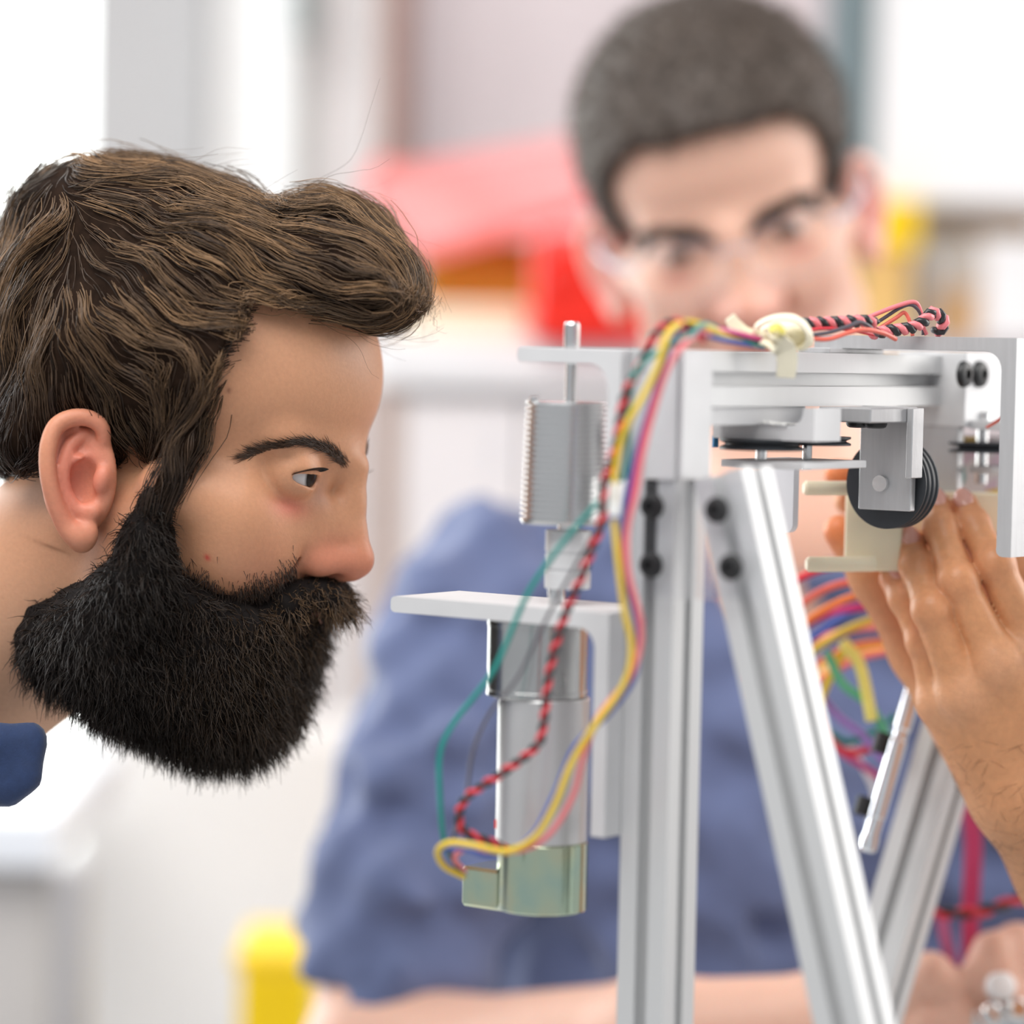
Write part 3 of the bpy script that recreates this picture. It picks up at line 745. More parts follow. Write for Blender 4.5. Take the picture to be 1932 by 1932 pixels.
# ================================================================ wires and tape
WC = {'teal': (0.01, 0.27, 0.24), 'yellow': (0.80, 0.55, 0.02), 'red': (0.72, 0.035, 0.055), 'magenta': (0.62, 0.02, 0.20), 'blue': (0.04, 0.09, 0.42),
      'black': (0.02, 0.02, 0.022), 'grey': (0.10, 0.09, 0.11), 'orange': (0.88, 0.22, 0.03), 'green': (0.10, 0.45, 0.25), 'pink': (0.85, 0.22, 0.24),
      'white': (0.85, 0.85, 0.83), 'violet': (0.35, 0.18, 0.55), 'salmon': (0.85, 0.17, 0.12), 'lemon': (0.85, 0.75, 0.18)}
def wmat(c): return mat('wire_' + c, WC[c], 0.38, var=0.06, vscale=120, coat=0.2)
def wpath(pts, n=10): return smooth_path([list(wpt(*p)) for p in pts], n)
def wire(name, label, pts, r, c, group=None):
    P = wpath(pts)
    e = tube_mesh(name, P, r * 0.001, 10)
    o = link(name, e, wmat(c)); return tag(o, label, 'wire', group)
def twisted(name, label, pts, r, c1, c2, pitch=12.0, group=None, ph=0.0, c3=None):
    P = wpath(pts, 14)
    L = np.concatenate([[0], np.cumsum(np.linalg.norm(np.diff(P, axis=0), axis=1))]) * 1000
    n = max(30, int(L[-1] / 1.3)); s = np.linspace(0, L[-1], n)
    P = np.stack([np.interp(s, L, P[:, i]) for i in range(3)], 1)
    T = np.gradient(P, axis=0); T /= np.linalg.norm(T, axis=1, keepdims=True)
    N = np.cross(T, [0.2, 0.9, 0.35]); N /= np.linalg.norm(N, axis=1, keepdims=True); B = np.cross(T, N)
    root = empty(name, P[len(P) // 2], label, 'wire', group)
    cs = [c1, c2] + ([c3] if c3 else [])
    for k, c in enumerate(cs):
        a = 2 * np.pi * s / pitch + ph + 2 * np.pi * k / len(cs)
        Q = P + (N * np.cos(a)[:, None] + B * np.sin(a)[:, None]) * r * 0.001
        link('wire_strand', tube_mesh('wire_strand', Q, r * 0.001, 8), wmat(c), root)
    return root
wire('teal_wire', 'teal wire swinging wide in front of the motor', [(1440, 652, -58), (1375, 632, -82), (1330, 612, -112), (1300, 634, -128), (1245, 662, -132), (1200, 700, -132), (1186, 770, -128), (1184, 860, -128), (1168, 912, -128), (1125, 952, -124), (1050, 1040, -118), (995, 1122, -112), (955, 1215, -108), (925, 1275, -106), (858, 1362, -100), (831, 1420, -98), (830, 1500, -96), (838, 1585, -90), (858, 1630, -84), (876, 1655, -78)], 1.25, 'teal')
twisted('twisted_motor_wire', 'twisted red and black wire pair curling past the motor to its cap', [(1330, 640, -118), (1275, 608, -124), (1235, 632, -130), (1207, 690, -130), (1178, 750, -130), (1162, 840, -130), (1143, 905, -128), (1138, 975, -126), (1100, 1080, -122), (1066, 1160, -116), (1038, 1260, -112), (1024, 1375, -110), (1008, 1412, -110), (945, 1460, -108), (885, 1500, -104), (866, 1535, -100), (876, 1568, -98), (925, 1588, -96), (960, 1606, -84)], 1.15, 'red', 'black', 10.0)
wire('yellow_wire', 'upper yellow wire draped over the top of the post', [(1450, 652, -50), (1385, 640, -78), (1330, 616, -112), (1292, 609, -120), (1262, 628, -134), (1242, 690, -136), (1215, 745, -136), (1188, 790, -136), (1170, 840, -132), (1160, 900, -130), (1158, 968, -130)], 1.5, 'yellow')
wire('yellow_lead', 'lower yellow wire curving from the white plug down to the motor cap', [(1159, 980, -130), (1168, 1070, -130), (1178, 1150, -128), (1192, 1220, -126), (1178, 1290, -124), (1120, 1372, -122), (1078, 1440, -120), (1046, 1520, -118), (1008, 1580, -114), (955, 1606, -110), (900, 1596, -108), (850, 1590, -104), (826, 1606, -98), (838, 1634, -90), (874, 1654, -80)], 1.45, 'yellow')
wire('red_lead', 'red wire running beside the yellow one down to the motor', [(1445, 646, -56), (1370, 628, -84), (1320, 632, -116), (1290, 650, -132), (1258, 700, -134), (1232, 780, -132), (1212, 860, -132), (1200, 930, -130), (1184, 1000, -130), (1186, 1080, -130), (1206, 1160, -128), (1208, 1220, -126), (1186, 1280, -124), (1130, 1352, -120), (1100, 1430, -116), (1082, 1500, -112), (1040, 1570, -108), (990, 1602, -104), (930, 1606, -100), (880, 1600, -96), (858, 1620, -88), (876, 1644, -78)], 1.35, 'pink')
wire('magenta_wire', 'magenta wire hanging against the front of the post', [(1440, 641, -60), (1350, 622, -98), (1298, 640, -128), (1262, 690, -132), (1228, 775, -130), (1205, 870, -129), (1192, 950, -128), (1178, 1030, -127), (1188, 1100, -126), (1212, 1180, -125)], 1.35, 'magenta')
wire('blue_wire', 'blue wire half hidden behind the yellow and magenta wires', [(1442, 655, -48), (1360, 640, -94), (1290, 622, -116), (1262, 660, -128), (1222, 780, -126), (1194, 880, -126), (1178, 980, -126), (1178, 1080, -126), (1200, 1180, -124), (1200, 1270, -120), (1150, 1345, -116), (1085, 1408, -112), (1045, 1500, -110), (1000, 1580, -108), (930, 1614, -106), (870, 1600, -100), (826, 1608, -94), (850, 1640, -86), (876, 1650, -78)], 1.2, 'blue')
wire('grey_wire', 'thin dark grey wire behind the teal wire', [(1146, 965, -120), (1090, 1060, -116), (1040, 1150, -112), (1008, 1215, -110), (975, 1280, -106), (925, 1345, -104), (892, 1420, -102), (880, 1500, -100), (858, 1570, -96), (850, 1615, -88), (874, 1652, -80)], 0.8, 'grey')
# white plug where the yellow wires join
plug = empty('wire_plug', wpt(1159, 935, -132), 'small white crimp plug joining the wires beside the post', 'plug')
for i, (px, py) in enumerate(((1152, 900), (1166, 898))):
    bm = bmesh.new(); lathe(bm, [(0.0012, 0), (0.0013, 0.001), (0.0013, 0.012), (0.0009, 0.0135)], wpt(px, py + 70, -133), (0.02, 0, 1), 14); link('plug_pin', bm_mesh('plug_pin', bm, angle=40), wmat('white'), plug)
bm = bmesh.new(); bx(bm, wpt(1160, 962, -133), (0.0045, 0.003, 0.0055), 0.0005); link('plug_body', bm_mesh('plug_body', bm), wmat('white'), plug)

# masking tape knot round the bundle on the beam
M_tape = mat('masking_tape', (0.93, 0.87, 0.68), 0.6, var=0.05, vscale=90, bump=0.1, bscale=500)
tape = empty('masking_tape', wpt(1480, 660, -45), 'cream masking tape tied in a loop round the wires on the beam', 'tape')
def ribbon(name, pts, wid, m, parent, dirs=None, th=0.0006):
    """flat strip through (px, py, w) points; wid in mm; dirs world width directions"""
    P = wpath(pts, 8); n = len(P)
    T = np.gradient(P, axis=0); T /= np.linalg.norm(T, axis=1, keepdims=True)
    Wd = np.array(dirs if dirs is not None else [0, 1, 0], float)
    W = Wd - T * (T @ Wd)[:, None]; W /= np.linalg.norm(W, axis=1, keepdims=True)
    N = np.cross(T, W) * th
    wv = np.interp(np.linspace(0, 1, n), np.linspace(0, 1, len(wid)), wid)[:, None] * 0.0005
    rings = [P + W * wv + N, P - W * wv + N, P - W * wv - N, P + W * wv - N]
    bm = bmesh.new(); vs = [[bm.verts.new(r[i]) for r in rings] for i in range(n)]
    for a, b in zip(vs, vs[1:]):
        for k in range(4): bm.faces.new((a[k], a[(k + 1) % 4], b[(k + 1) % 4], b[k]))
    bm.faces.new(vs[0]); bm.faces.new(vs[-1][::-1])
    return link(name, bm_mesh(name, bm, smooth=True, angle=50), m, parent)
ribbon('tape_tail', [(1377, 598, -60), (1390, 618, -58), (1408, 634, -56), (1432, 640, -54)], [5, 7, 8, 9], M_tape, tape, (0.8, 0.3, 0.5))
ribbon('tape_loop', [(1420, 640, -58), (1428, 615, -62), (1460, 600, -64), (1500, 602, -62), (1522, 625, -58), (1518, 648, -54), (1495, 654, -52), (1475, 640, -60), (1450, 630, -66)], [8, 9, 9, 8], M_tape, tape, (0.15, 1, 0.25))
ribbon('tape_strip', [(1440, 640, -62), (1465, 648, -64), (1482, 660, -62), (1485, 685, -60), (1482, 712, -58)], [10, 10, 9.5, 8.5], M_tape, tape, (0.9, 0.1, 0.0))
V, F = None, None
kn = Sdf((-20, -14, -20), (20, 14, 20), 0.8)
kn.ell((1, 0, 0), (12, 7, 7.0), 3); kn.ell((7, 0, -1), (6.5, 6, 7), 3); kn.noise(12, 0.7, 5)
V, F = kn.mesh()
link('tape_knot', mesh_np('tape_knot', V * 0.001 + np.array(wpt(1480, 630, -48)), F), M_tape, tape)
ribbon('tape_yellow_fold', [(1452, 622, -67), (1466, 618, -68), (1480, 628, -67)], [3, 4, 2], wmat('lemon'), tape, (0.2, 0.2, 1))

# red and black coils and loops along the top of the bracket
twisted('red_black_coil', 'chunky red and black twisted wire right beside the tape knot', [(1506, 612, -30), (1545, 610, -26), (1590, 608, -22), (1632, 606, -18), (1650, 612, -12)], 1.75, 'pink', 'black', 7.6)
twisted('red_black_coil', 'red and black twisted wire curling up at the far end of the bracket', [(1640, 630, -2), (1680, 624, 0), (1720, 618, 4), (1745, 604, 8), (1758, 590, 12), (1776, 598, 16), (1780, 615, 18), (1764, 628, 22)], 1.7, 'pink', 'black', 8.0, ph=1.0)
wire('salmon_wire', 'thick orange-red wire lying lowest along the bracket edge', [(1510, 636, -40), (1560, 640, -36), (1600, 628, -32), (1630, 622, -28), (1665, 628, -20), (1690, 640, -10)], 1.1, 'salmon')
wire('black_loop_wire', 'black wire bowed over the bracket beside the twisted coil', [(1512, 634, -40), (1560, 628, -36), (1600, 616, -30), (1622, 608, -26), (1642, 618, -22), (1655, 632, -16)], 1.0, 'grey')
wire('high_red_loop', 'red wire in the highest loop above the bracket', [(1600, 618, 0), (1640, 598, 4), (1690, 578, 8), (1724, 570, 12), (1736, 585, 14), (1740, 612, 14), (1748, 632, 14)], 1.1, 'pink')
wire('high_grey_loop', 'grey wire looping just under the highest red wire', [(1640, 618, 6), (1668, 600, 8), (1700, 580, 10), (1722, 576, 12), (1738, 596, 14), (1742, 632, 14)], 0.9, 'grey')
wire('short_red_loop', 'short orange-red wire rising between the two twisted coils', [(1655, 622, 8), (1690, 600, 10), (1706, 590, 12), (1716, 606, 12), (1722, 634, 12)], 1.0, 'salmon')
wire('thin_red_wire', 'thin red wire lying behind the thick orange-red one', [(1508, 626, -38), (1550, 620, -30), (1600, 622, -20), (1650, 632, -8)], 0.8, 'red')
wire('end_red_wire', 'short red wire at the shelf inside the right-hand bracket', [(1862, 806, 60), (1876, 798, 55), (1900, 782, 50)], 0.8, 'salmon')

# loose bundle of coloured wires behind the diagonal strut
bundle = [('red', 1465, 1120, 1640, 1078), ('salmon', 1475, 1170, 1650, 1100), ('orange', 1500, 1190, 1700, 1120), ('magenta', 1470, 1210, 1680, 1150), ('blue', 1500, 1230, 1720, 1130),
          ('yellow', 1490, 1262, 1720, 1160), ('pink', 1480, 1240, 1730, 1190), ('orange', 1500, 1285, 1700, 1215), ('salmon', 1520, 1300, 1740, 1230), ('lemon', 1510, 1310, 1660, 1225)]
how = ['red', 'orange-red', 'bright orange', 'magenta', 'blue', 'deep yellow', 'pale red', 'lower orange', 'lower orange-red', 'pale lemon']
for i, (c, x0, y0, x1, y1) in enumerate(bundle):
    w = 120 + 9 * i
    wire('loose_wire', how[i] + ' loose wire arching behind the strut under the cream block', [(x0 - 60, y0 + 70, w + 30), (x0, y0, w + 10), ((x0 + x1) / 2, (y0 + y1) / 2 - 26, w), (x1, y1, w), (x1 + 70, y1 + 40, w + 12)], 2.0, c, 'loose wires behind the strut')
down = [('lemon', 'pale yellow', [(1590, 1210), (1620, 1250), (1634, 1300), (1645, 1360)], 3.2), ('green', 'green', [(1560, 1230), (1590, 1290), (1640, 1330), (1680, 1400)], 2.4), ('yellow', 'hanging deep yellow', [(1600, 1215), (1570, 1270), (1545, 1330), (1530, 1400)], 2.2),
        ('violet', 'violet', [(1540, 1300), (1580, 1350), (1630, 1390), (1670, 1440)], 2.0), ('red', 'hanging red', [(1540, 1330), (1560, 1390), (1600, 1420), (1650, 1410)], 2.2), ('teal', 'teal', [(1560, 1380), (1600, 1400), (1650, 1380), (1690, 1350)], 2.0),
        ('magenta', 'lowest magenta', [(1545, 1360), (1575, 1410), (1620, 1440), (1665, 1470)], 1.8), ('white', 'white', [(1600, 1400), (1630, 1450), (1650, 1500), (1640, 1560)], 1.6)]
for i, (c, h, pts, r) in enumerate(down):
    wire('loose_wire', h + ' loose wire hanging behind the strut near the chrome rod', [(x, y, 150 + 6 * i) for x, y in pts], r, c, 'loose wires behind the strut')
# red ribbon cable and twisted cable right of the rear leg
rc = empty('ribbon_cable', wpt(1832, 1500, 230), 'dark pink ribbon cable hanging straight down right of the rear leg', 'cable')
ribbon('cable_band', [(1822, 1470, 225), (1836, 1580, 228), (1832, 1700, 230), (1830, 1800, 236), (1826, 1880, 250)], [9.5, 9.5, 9, 8.5], mat('pink_ribbon', (0.62, 0.06, 0.18), 0.5, var=0.05, vscale=60), rc, (1, 0.1, 0))
rc2 = empty('ribbon_cable', wpt(1786, 1760, 240), 'thinner faded pink cable left of the straight ribbon cable', 'cable')
ribbon('cable_band', [(1776, 1725, 238), (1786, 1780, 240), (1802, 1840, 250), (1806, 1890, 262)], [6, 6, 6], mat('pale_pink_ribbon', (0.60, 0.16, 0.34), 0.5, var=0.05, vscale=60), rc2, (1, 0.1, 0))
twisted('twisted_cable', 'dark red and black twisted cable crossing the pink ribbon cable', [(1752, 1716, 215), (1780, 1722, 212), (1830, 1722, 212), (1880, 1712, 214), (1940, 1688, 220), (2000, 1660, 228)], 1.9, 'red', 'black', 22.0)
# ================================================================ people
def axes_profile(yaw, pitch):
    """head axes in camera-aligned mm: forward, his right (to the camera), up; a head facing right, nodding and turned to the camera"""
    c, s = math.cos, math.sin
    return (np.array([c(pitch) * c(yaw), -s(pitch), -c(pitch) * s(yaw)]), np.array([-s(yaw), 0, -c(yaw)]), np.array([s(pitch) * c(yaw), c(pitch), -s(pitch) * s(yaw)]))
F1, R1, Z1 = axes_profile(math.radians(17), math.radians(18))
O1 = vmm(400, 760, 62)
def H(px, py, r):
    """head-local point (forward, right, up) whose sideways offset is r and that is seen at the pixel"""
    d = np.array([(px - 966) / 6000.0, (966 - py) / 6000.0, 1.0]); c0 = np.array([0, 0, 1500.0])
    t = (r + R1 @ (O1 + c0)) / (R1 @ d); q = t * d - c0 - O1
    return np.array([q @ F1, r, q @ Z1])
def place1(P): return v2w(O1 + P[..., 0:1] * F1 + P[..., 1:2] * R1 + P[..., 2:3] * Z1) if P.ndim == 2 else place1(P.reshape(-1, 3)).reshape(P.shape)
mir = lambda p: np.array([p[0], -p[1], p[2]])
EYE = np.array([61.5, 31.0, -16.5])

def head_sdf(h, neck_to=None, lo=(-125, -100, -235), hi=(118, 100, 112), ears=True, lid=3.15):
    S = Sdf(lo, hi, h)
    S.ell((-17, 0, 24), (94, 73, 72), 0)
    S.ell((34, 0, 20), (42, 55, 46), 12)                       # forehead
    S.ell((29, 0, -48), (44, 55, 58), 18)                      # mid face
    S.ell((62, 0, -84), (21, 27, 26), 14)                      # jaw front
    S.ell((66, 0, -118), (15, 19, 14), 14)                     # chin
    for s in (1, -1):
        S.cap((69, 8 * s, -3), (55, 38 * s, -2), 11, 10, 9)    # brow ridge
        S.cap((45, 45 * s, -40), (12, 61 * s, -40), 14, 11, 16)   # cheekbone
        S.ell((49, 36 * s, -56), (19, 18, 22), 18)             # cheek
        S.cap((2, 52 * s, -60), (4, 50 * s, -98), 14, 13, 14)  # jaw branch
        S.cap((4, 50 * s, -98), (58, 18 * s, -118), 13, 13, 16)
        S.ell((84, 32 * s, -20), (13, 17, 11), 9, op='sub')    # socket
        S.ell((77, 23 * s, -21), (7, 7, 7), 8, op='sub')       # beside the nose root
    for s in (1, -1):
        S.cap((66, 13 * s, -20), (68, 14 * s, -46), 8, 10, 10)    # side of the nose
        S.cap((62, 22 * s, -34), (62, 26 * s, -56), 9, 11, 12)   # front of the cheek
    # nose
    S.cap((80.5, 0, -8), (83.5, 0, -24), 7, 6.5, 8)
    S.cap((83.5, 0, -24), (93, 0, -47), 6.5, 8.2, 6)
    for s in (1, -1): S.ell((79.5, 7.5 * s, -40), (9, 7, 13), 8)
    S.ell((94.5, 0, -50.5), (9.2, 8.6, 8.2), 5)
    S.cap((93, 0, -56), (80, 0, -62), 5.0, 5.5, 5)
    for s in (1, -1):
        S.ell((79, 12.2 * s, -54.5), (11.5, 7.6, 8.4), 3.5); S.ell((86, 8 * s, -52), (9, 6, 7), 4)
        S.ell((73, 12 * s, -42), (9, 8, 14), 8)
        S.cap((71, 21.5 * s, -51), (70, 24 * s, -64), 2.6, 2.6, 6, op='sub')
        S.ell((87, 6.6 * s, -61), (6.5, 3.2, 4.0), 2, op='sub')
    # lips
    S.ell((80, 0, -77), (7, 20, 4.5), 4); S.ell((79, 0, -87), (7, 18, 5), 4)
    S.cap((87, -18, -81.5), (87, 18, -81.5), 2.2, 2.2, 3, op='sub')
    # lids and eye openings
    for s in (1, -1):
        e = EYE * np.array([1, s, 1])
        S.ell(e + [0.2, 0, 0.3], (13.9, 14.4, 13.6), 3.5)
        S.ell(e + [11.5, 1.8 * s, -0.4], (10.5, 11.8, lid), 1.4, op='sub', R=np.array([[math.cos(.30), s * math.sin(.30), 0], [-s * math.sin(.30), math.cos(.30), 0], [0, 0, 1]]))
    if ears:
        hp = [(197, 838, 72), (192, 806, 75), (168, 789, 78), (134, 789, 82), (105, 806, 86), (91, 845, 89), (91, 895, 89), (103, 945, 86), (124, 990, 81), (148, 1014, 78)]
        ah = [(160, 818, 75), (132, 842, 79), (118, 885, 82), (124, 930, 80), (146, 962, 77), (168, 966, 75)]
        for s in (1, -1):
            f = (lambda p: p) if s == 1 else mir
            S.ell(f(H(150, 900, 71)), (19, 6.5, 27), 4, R=np.array([[0.97, 0, 0.25], [0, 1, 0], [-0.25, 0, 0.97]]))
            S.ell(f(H(122, 880, 77)), (13, 4.0, 22), 4, R=np.array([[0.97, 0.25 * s, 0.25], [-0.25 * s, 0.97, 0], [-0.25, 0, 0.97]]))
            S.ell(f(H(154, 915, 78)), (8.5, 7, 12.5), 3, op='sub')
            S.ell(f(H(150, 835, 80)), (7.5, 4, 6), 2.5, op='sub')
            hq = smooth_path([H(*p) for p in hp], 4); S.chain([f(q) for q in hq], list(np.interp(np.linspace(0, 9, len(hq)), range(10), [2.8, 3.2, 3.5, 3.7, 3.8, 3.8, 3.7, 3.7, 4.4, 5.8])), 1.6)
            aq = smooth_path([H(*p) for p in ah], 3); S.chain([f(q) for q in aq], list(np.interp(np.linspace(0, 5, len(aq)), range(6), [2.2, 2.8, 3.0, 3.0, 3.2, 3.2])), 2.0)
            S.ell(f(H(158, 1010, 76)), (7, 4.6, 8.5), 3)
            S.ell(f(H(192, 905, 75)), (4.2, 4.0, 6.5), 3)
            S.ell(f(H(176, 965, 75)), (4, 3.6, 4), 3)
    if neck_to is not None:
        S.cap((-22, 0, -70), neck_to, 55, 58, 24)
    return S
skin_cols = dict(base=(0.575, 0.285, 0.160), red=(0.62, 0.165, 0.115), lip=(0.42, 0.17, 0.12), ear=(0.68, 0.21, 0.145), pale=(0.60, 0.38, 0.26))
def head_colors(V, c):
    """skin tone by face region: rosy nose, ears, lids, lips"""
    out = np.tile(np.array(c['base']), (len(V), 1))
    def spot(ctr, rad, col, amt=1.0):
        for s in ((1, -1) if abs(ctr[1]) > 0.1 else (1,)):
            q = (V - np.array([ctr[0], ctr[1] * s, ctr[2]])) / np.array(rad); w = np.exp(-(q ** 2).sum(1))[:, None] * amt
            out[:] = out * (1 - w) + np.array(col) * w
    spot((-30, 0, -150), (60, 90, 50), c['pale'], 0.8)
    spot((93, 0, -52), (15, 13, 13), c['red'], 0.75); spot((80, 13, -54), (12, 9, 11), c['red'], 0.7)
    spot((68, 36, -32), (9, 12, 5), c['red'], 0.75); spot((60, 40, -62), (18, 16, 18), c['red'], 0.22)
    spot((76, 20, -22), (7, 6, 8), (0.42, 0.22, 0.17), 0.5)
    spot(H(140, 900, 80), (26, 14, 36), c['ear'], 0.95)
    spot((84, 0, -82), (10, 22, 10), c['lip'], 0.9)
    spot((45, 0, 40), (45, 60, 22), c['pale'], 0.3)
    return np.clip(out * RNG.uniform(0.985, 1.015, (len(V), 1)), 0, 1)
M_skin1 = mat('skin_bearded', skin_cols['base'], 0.46, sss=0.22, attr='Col', var=0.05, vscale=500, bump=0.10, bscale=900, spec=0.4)
M_skin2 = mat('skin_fair', (0.78, 0.50, 0.40), 0.45, sss=0.25, attr='Col', var=0.04, vscale=300, bump=0.05, bscale=700, spec=0.45)

def eyeball(name, parent, placef, s, gaze):
    """white, iris and pupil by angle from the gaze direction"""
    n, m = 28, 40
    th = np.linspace(0, np.pi, n)[:, None]; ph = np.linspace(0, 2 * np.pi, m, endpoint=False)[None]
    g = np.array(gaze, float); g /= np.linalg.norm(g); e1 = np.cross(g, [0, 0, 1]); e1 /= np.linalg.norm(e1); e2 = np.cross(g, e1)
    r = 12.0 + 0.9 * np.exp(-(th / 0.42) ** 4)
    P = (r[..., None] * (np.cos(th)[..., None] * g + np.sin(th)[..., None] * (np.cos(ph)[..., None] * e1 + np.sin(ph)[..., None] * e2))) + EYE * np.array([1, s, 1])
    P = P.reshape(-1, 3)
    C = np.repeat(np.where(th < 0.2, 0.0, np.where(th < 0.58, 1.0, 2.0)), m, 1).ravel()
    col = np.where(C[:, None] == 0, (0.006, 0.005, 0.005), np.where(C[:, None] == 1, (0.020, 0.011, 0.007), (0.62, 0.60, 0.60)))
    i = np.arange(n - 1)[:, None] * m; j = np.arange(m)[None]; jn = (j + 1) % m
    F = np.stack([i + j, i + m + j, i + m + jn, i + jn], -1).reshape(-1, 4)
    me = mesh_np(name, placef(P), F); vcol(me, col)
    return link(name, me, mat('eye_surface', (0.8, 0.8, 0.8), 0.12, attr='Col', spec=0.25, var=0.02), parent)

def strand_noise(n, m, amp, rg, waves=2):
    """smooth random wobble per strand (n, m, 3)"""
    t = np.linspace(0, 1, m)[None, :, None]; out = np.zeros((n, m, 3))
    for k in range(1, waves + 1):
        out += rg.normal(size=(n, 1, 3)) * np.sin(t * math.pi * k * rg.uniform(0.6, 1.4, (n, 1, 1)) + rg.uniform(0, 6.28, (n, 1, 1))) / k
    return out * amp * t ** 0.7
def flow_guides(S, seeds, field, steps, step, lift):
    """integrate guide hairs over the surface of S; lift (n, steps) keeps them above it"""
    P = seeds.copy(); out = []
    for k in range(steps):
        d, N = S.sample(P); P = P - N * (d - lift[:, k])[:, None]; out.append(P.copy())
        v = field(P); v = v - N * (v * N).sum(1)[:, None]; v /= np.linalg.norm(v, axis=1, keepdims=True) + 1e-9
        P = P + v * step[:, None]
    return np.stack(out, 1)
def locks(S, centres, kids, field, steps, step, lift, spread, conv, rg, wob=0.8):
    """locks of hair: guides plus children that gather towards the guide's tip"""
    G = flow_guides(S, centres, field, steps, step, lift)                     # (g, m, 3)
    g = len(centres); t = np.linspace(0, 1, steps)[None, None, :, None]
    off = rg.normal(size=(g, kids, 1, 3)) * spread[:, None, None, None]
    lag = rg.uniform(-0.5, 0.5, (g, kids, 1, 1))
    P = G[:, None] + off * (1 - conv * t) + strand_noise(g * kids, steps, wob, rg).reshape(g, kids, steps, 3)
    keep = rg.uniform(0.7, 1.0, (g, kids, 1, 1)); s0 = rg.uniform(0, 0.32, (g, kids, 1, 1)); tt = (s0 + np.linspace(0, 1, steps)[None, None, :, None] * (1 - s0) * keep) * (steps - 1)
    i0 = np.clip(np.floor(tt).astype(int), 0, steps - 2); fr = tt - i0
    a = np.take_along_axis(P, np.broadcast_to(i0, P.shape), 2); b = np.take_along_axis(P, np.broadcast_to(i0 + 1, P.shape), 2)
    P = a + (b - a) * fr
    return P.reshape(g * kids, steps, 3)

def raycast1(S, px, py, y0=110.0):
    """head-local point where the camera ray through the pixels meets the surface (arrays)"""
    px = np.asarray(px, float); py = np.asarray(py, float)
    d = np.stack([(px - 966) / 6000.0, (966 - py) / 6000.0, np.ones_like(px)], 1); d /= np.linalg.norm(d, axis=1, keepdims=True)
    ax = np.stack([F1, R1, Z1]); o = ax @ (np.array([0, 0, -1500.0]) - O1); dl = d @ ax.T
    t = np.full(len(px), 1500 - 60.0); hitp = None
    for _ in range(90):
        P = o + dl * t[:, None]; dist, N = S.sample(P)
        inside = np.all((P > S.lo) & (P < S.lo + S.h * (S.n - 1)), axis=1)
        t = t + np.where(inside, np.clip(dist, -2, 4) * 0.8, 3.0)
    P = o + dl * t[:, None]; dist, N = S.sample(P)
    ok = np.abs(dist) < 0.6
    return P, N, ok

# ---------------------------------------------------------------- bearded man
man1 = empty('person', v2w(O1)[0], 'bearded man in profile leaning in from the left to watch the rig', 'person')
NECK1 = H(-40, 1330, 0) + np.array([-38, 0, -10])
S1 = head_sdf(1.25, neck_to=NECK1, lo=(-128, -100, -250))
# red spot and soft asymmetry stay in colour only
V, F = S1.mesh()
me = mesh_np('body', place1(V), F)
C = head_colors(V, skin_cols)
sp, _, _ = raycast1(S1, [391, 432], [1052, 737])
for q, rr, cc in ((sp[0], 1.5, (0.55, 0.06, 0.05)), (sp[1], 1.1, (0.25, 0.10, 0.06))):
    w = np.exp(-(((V - q) / rr) ** 2).sum(1))[:, None]; C = C * (1 - w) + np.array(cc) * w
vcol(me, C); link('body', me, M_skin1, man1)
for s in (1, -1): eyeball('eyeball', man1, place1, s, (1, 0.06 * s - 0.02, 0.10))

# hair volume under the locks
HL = np.array([H(690, 585, 0)[[0, 2]], H(560, 575, 40)[[0, 2]], H(478, 566, 52)[[0, 2]], H(440, 640, 62)[[0, 2]], H(392, 735, 66)[[0, 2]], H(345, 850, 70)[[0, 2]], H(322, 930, 71)[[0, 2]], H(318, 1000, 70)[[0, 2]]])
HLs = HL[np.argsort(HL[:, 1])]
def hair_volume(h):
    S = Sdf((-150, -104, -110), (122, 104, 130), h)
    S.ell((-20, 0, 25), (106, 81.5, 77), 0)
    S.ell(H(250, 440, 0), (56, 62, 33), 18)
    S.ell(H(420, 480, 25), (44, 40, 26), 14); S.ell(H(420, 480, -25), (44, 40, 26), 14)
    for s in (1, -1): S.cap(H(180, 640, 66) * [1, s, 1], H(60, 820, 62) * [1, s, 1], 19, 17, 14)
    S.ell((-92, 0, 0), (34, 62, 62), 16)
    X, Y, Z = S.fields()
    xh = np.interp(Z, HLs[:, 1], HLs[:, 0]).astype(np.float32)
    cut = (X - xh) * 0.8
    S.D = np.maximum(S.D, cut)                                                # face stays free
    zl = np.interp(X, [-150, -60, -30, -12, 4, 12, 40], [-72, -70, -62, -24, -26, -62, -66]).astype(np.float32)
    S.D = np.maximum(S.D, (zl - Z) * 0.8)
    for s in (1, -1): S.ell(H(140, 905, 88) * [1, s, 1], (25, 22, 38), 3, op='sub')
    # the quiff that rolls out over the forehead
    for y in (30, 6, -20, -42):
        k = 1 - abs(y - 4) / 110
        S.ell(H(560, 505, y), (34, 22, 20 * k), 12); S.ell(H(650, 505, y), (31, 22, 24 * k), 12); S.ell(H(716, 545, y), (16, 22, 16 * k), 10)
    S.cap(H(528, 352, 60), H(528, 352, -60), 10, 10, 12, op='sub')
    S.ell(H(630, 425, 0), (24, 34, 13), 10)
    for s in (1, -1): S.cap(H(350, 840, 68) * [1, s, 1], H(288, 960, 70) * [1, s, 1], 5, 6, 6)   # sideburn
    return S
SH = hair_volume(1.8)
SH.noise(26, 0.9, 3)
V, F = SH.mesh()
me = mesh_np('hair_mass', place1(V), F)
M_hairbase = mat('dark_brown_hair_base', (0.020, 0.011, 0.007), 0.85, var=0.4, vscale=180, spec=0.08)
M_hair = mat('brown_hair', (0.05, 0.03, 0.02), 0.36, attr='Col', spec=0.42, coat=0.0, var=0.1, vscale=300)
hair = link('hair', me, M_hairbase, man1)
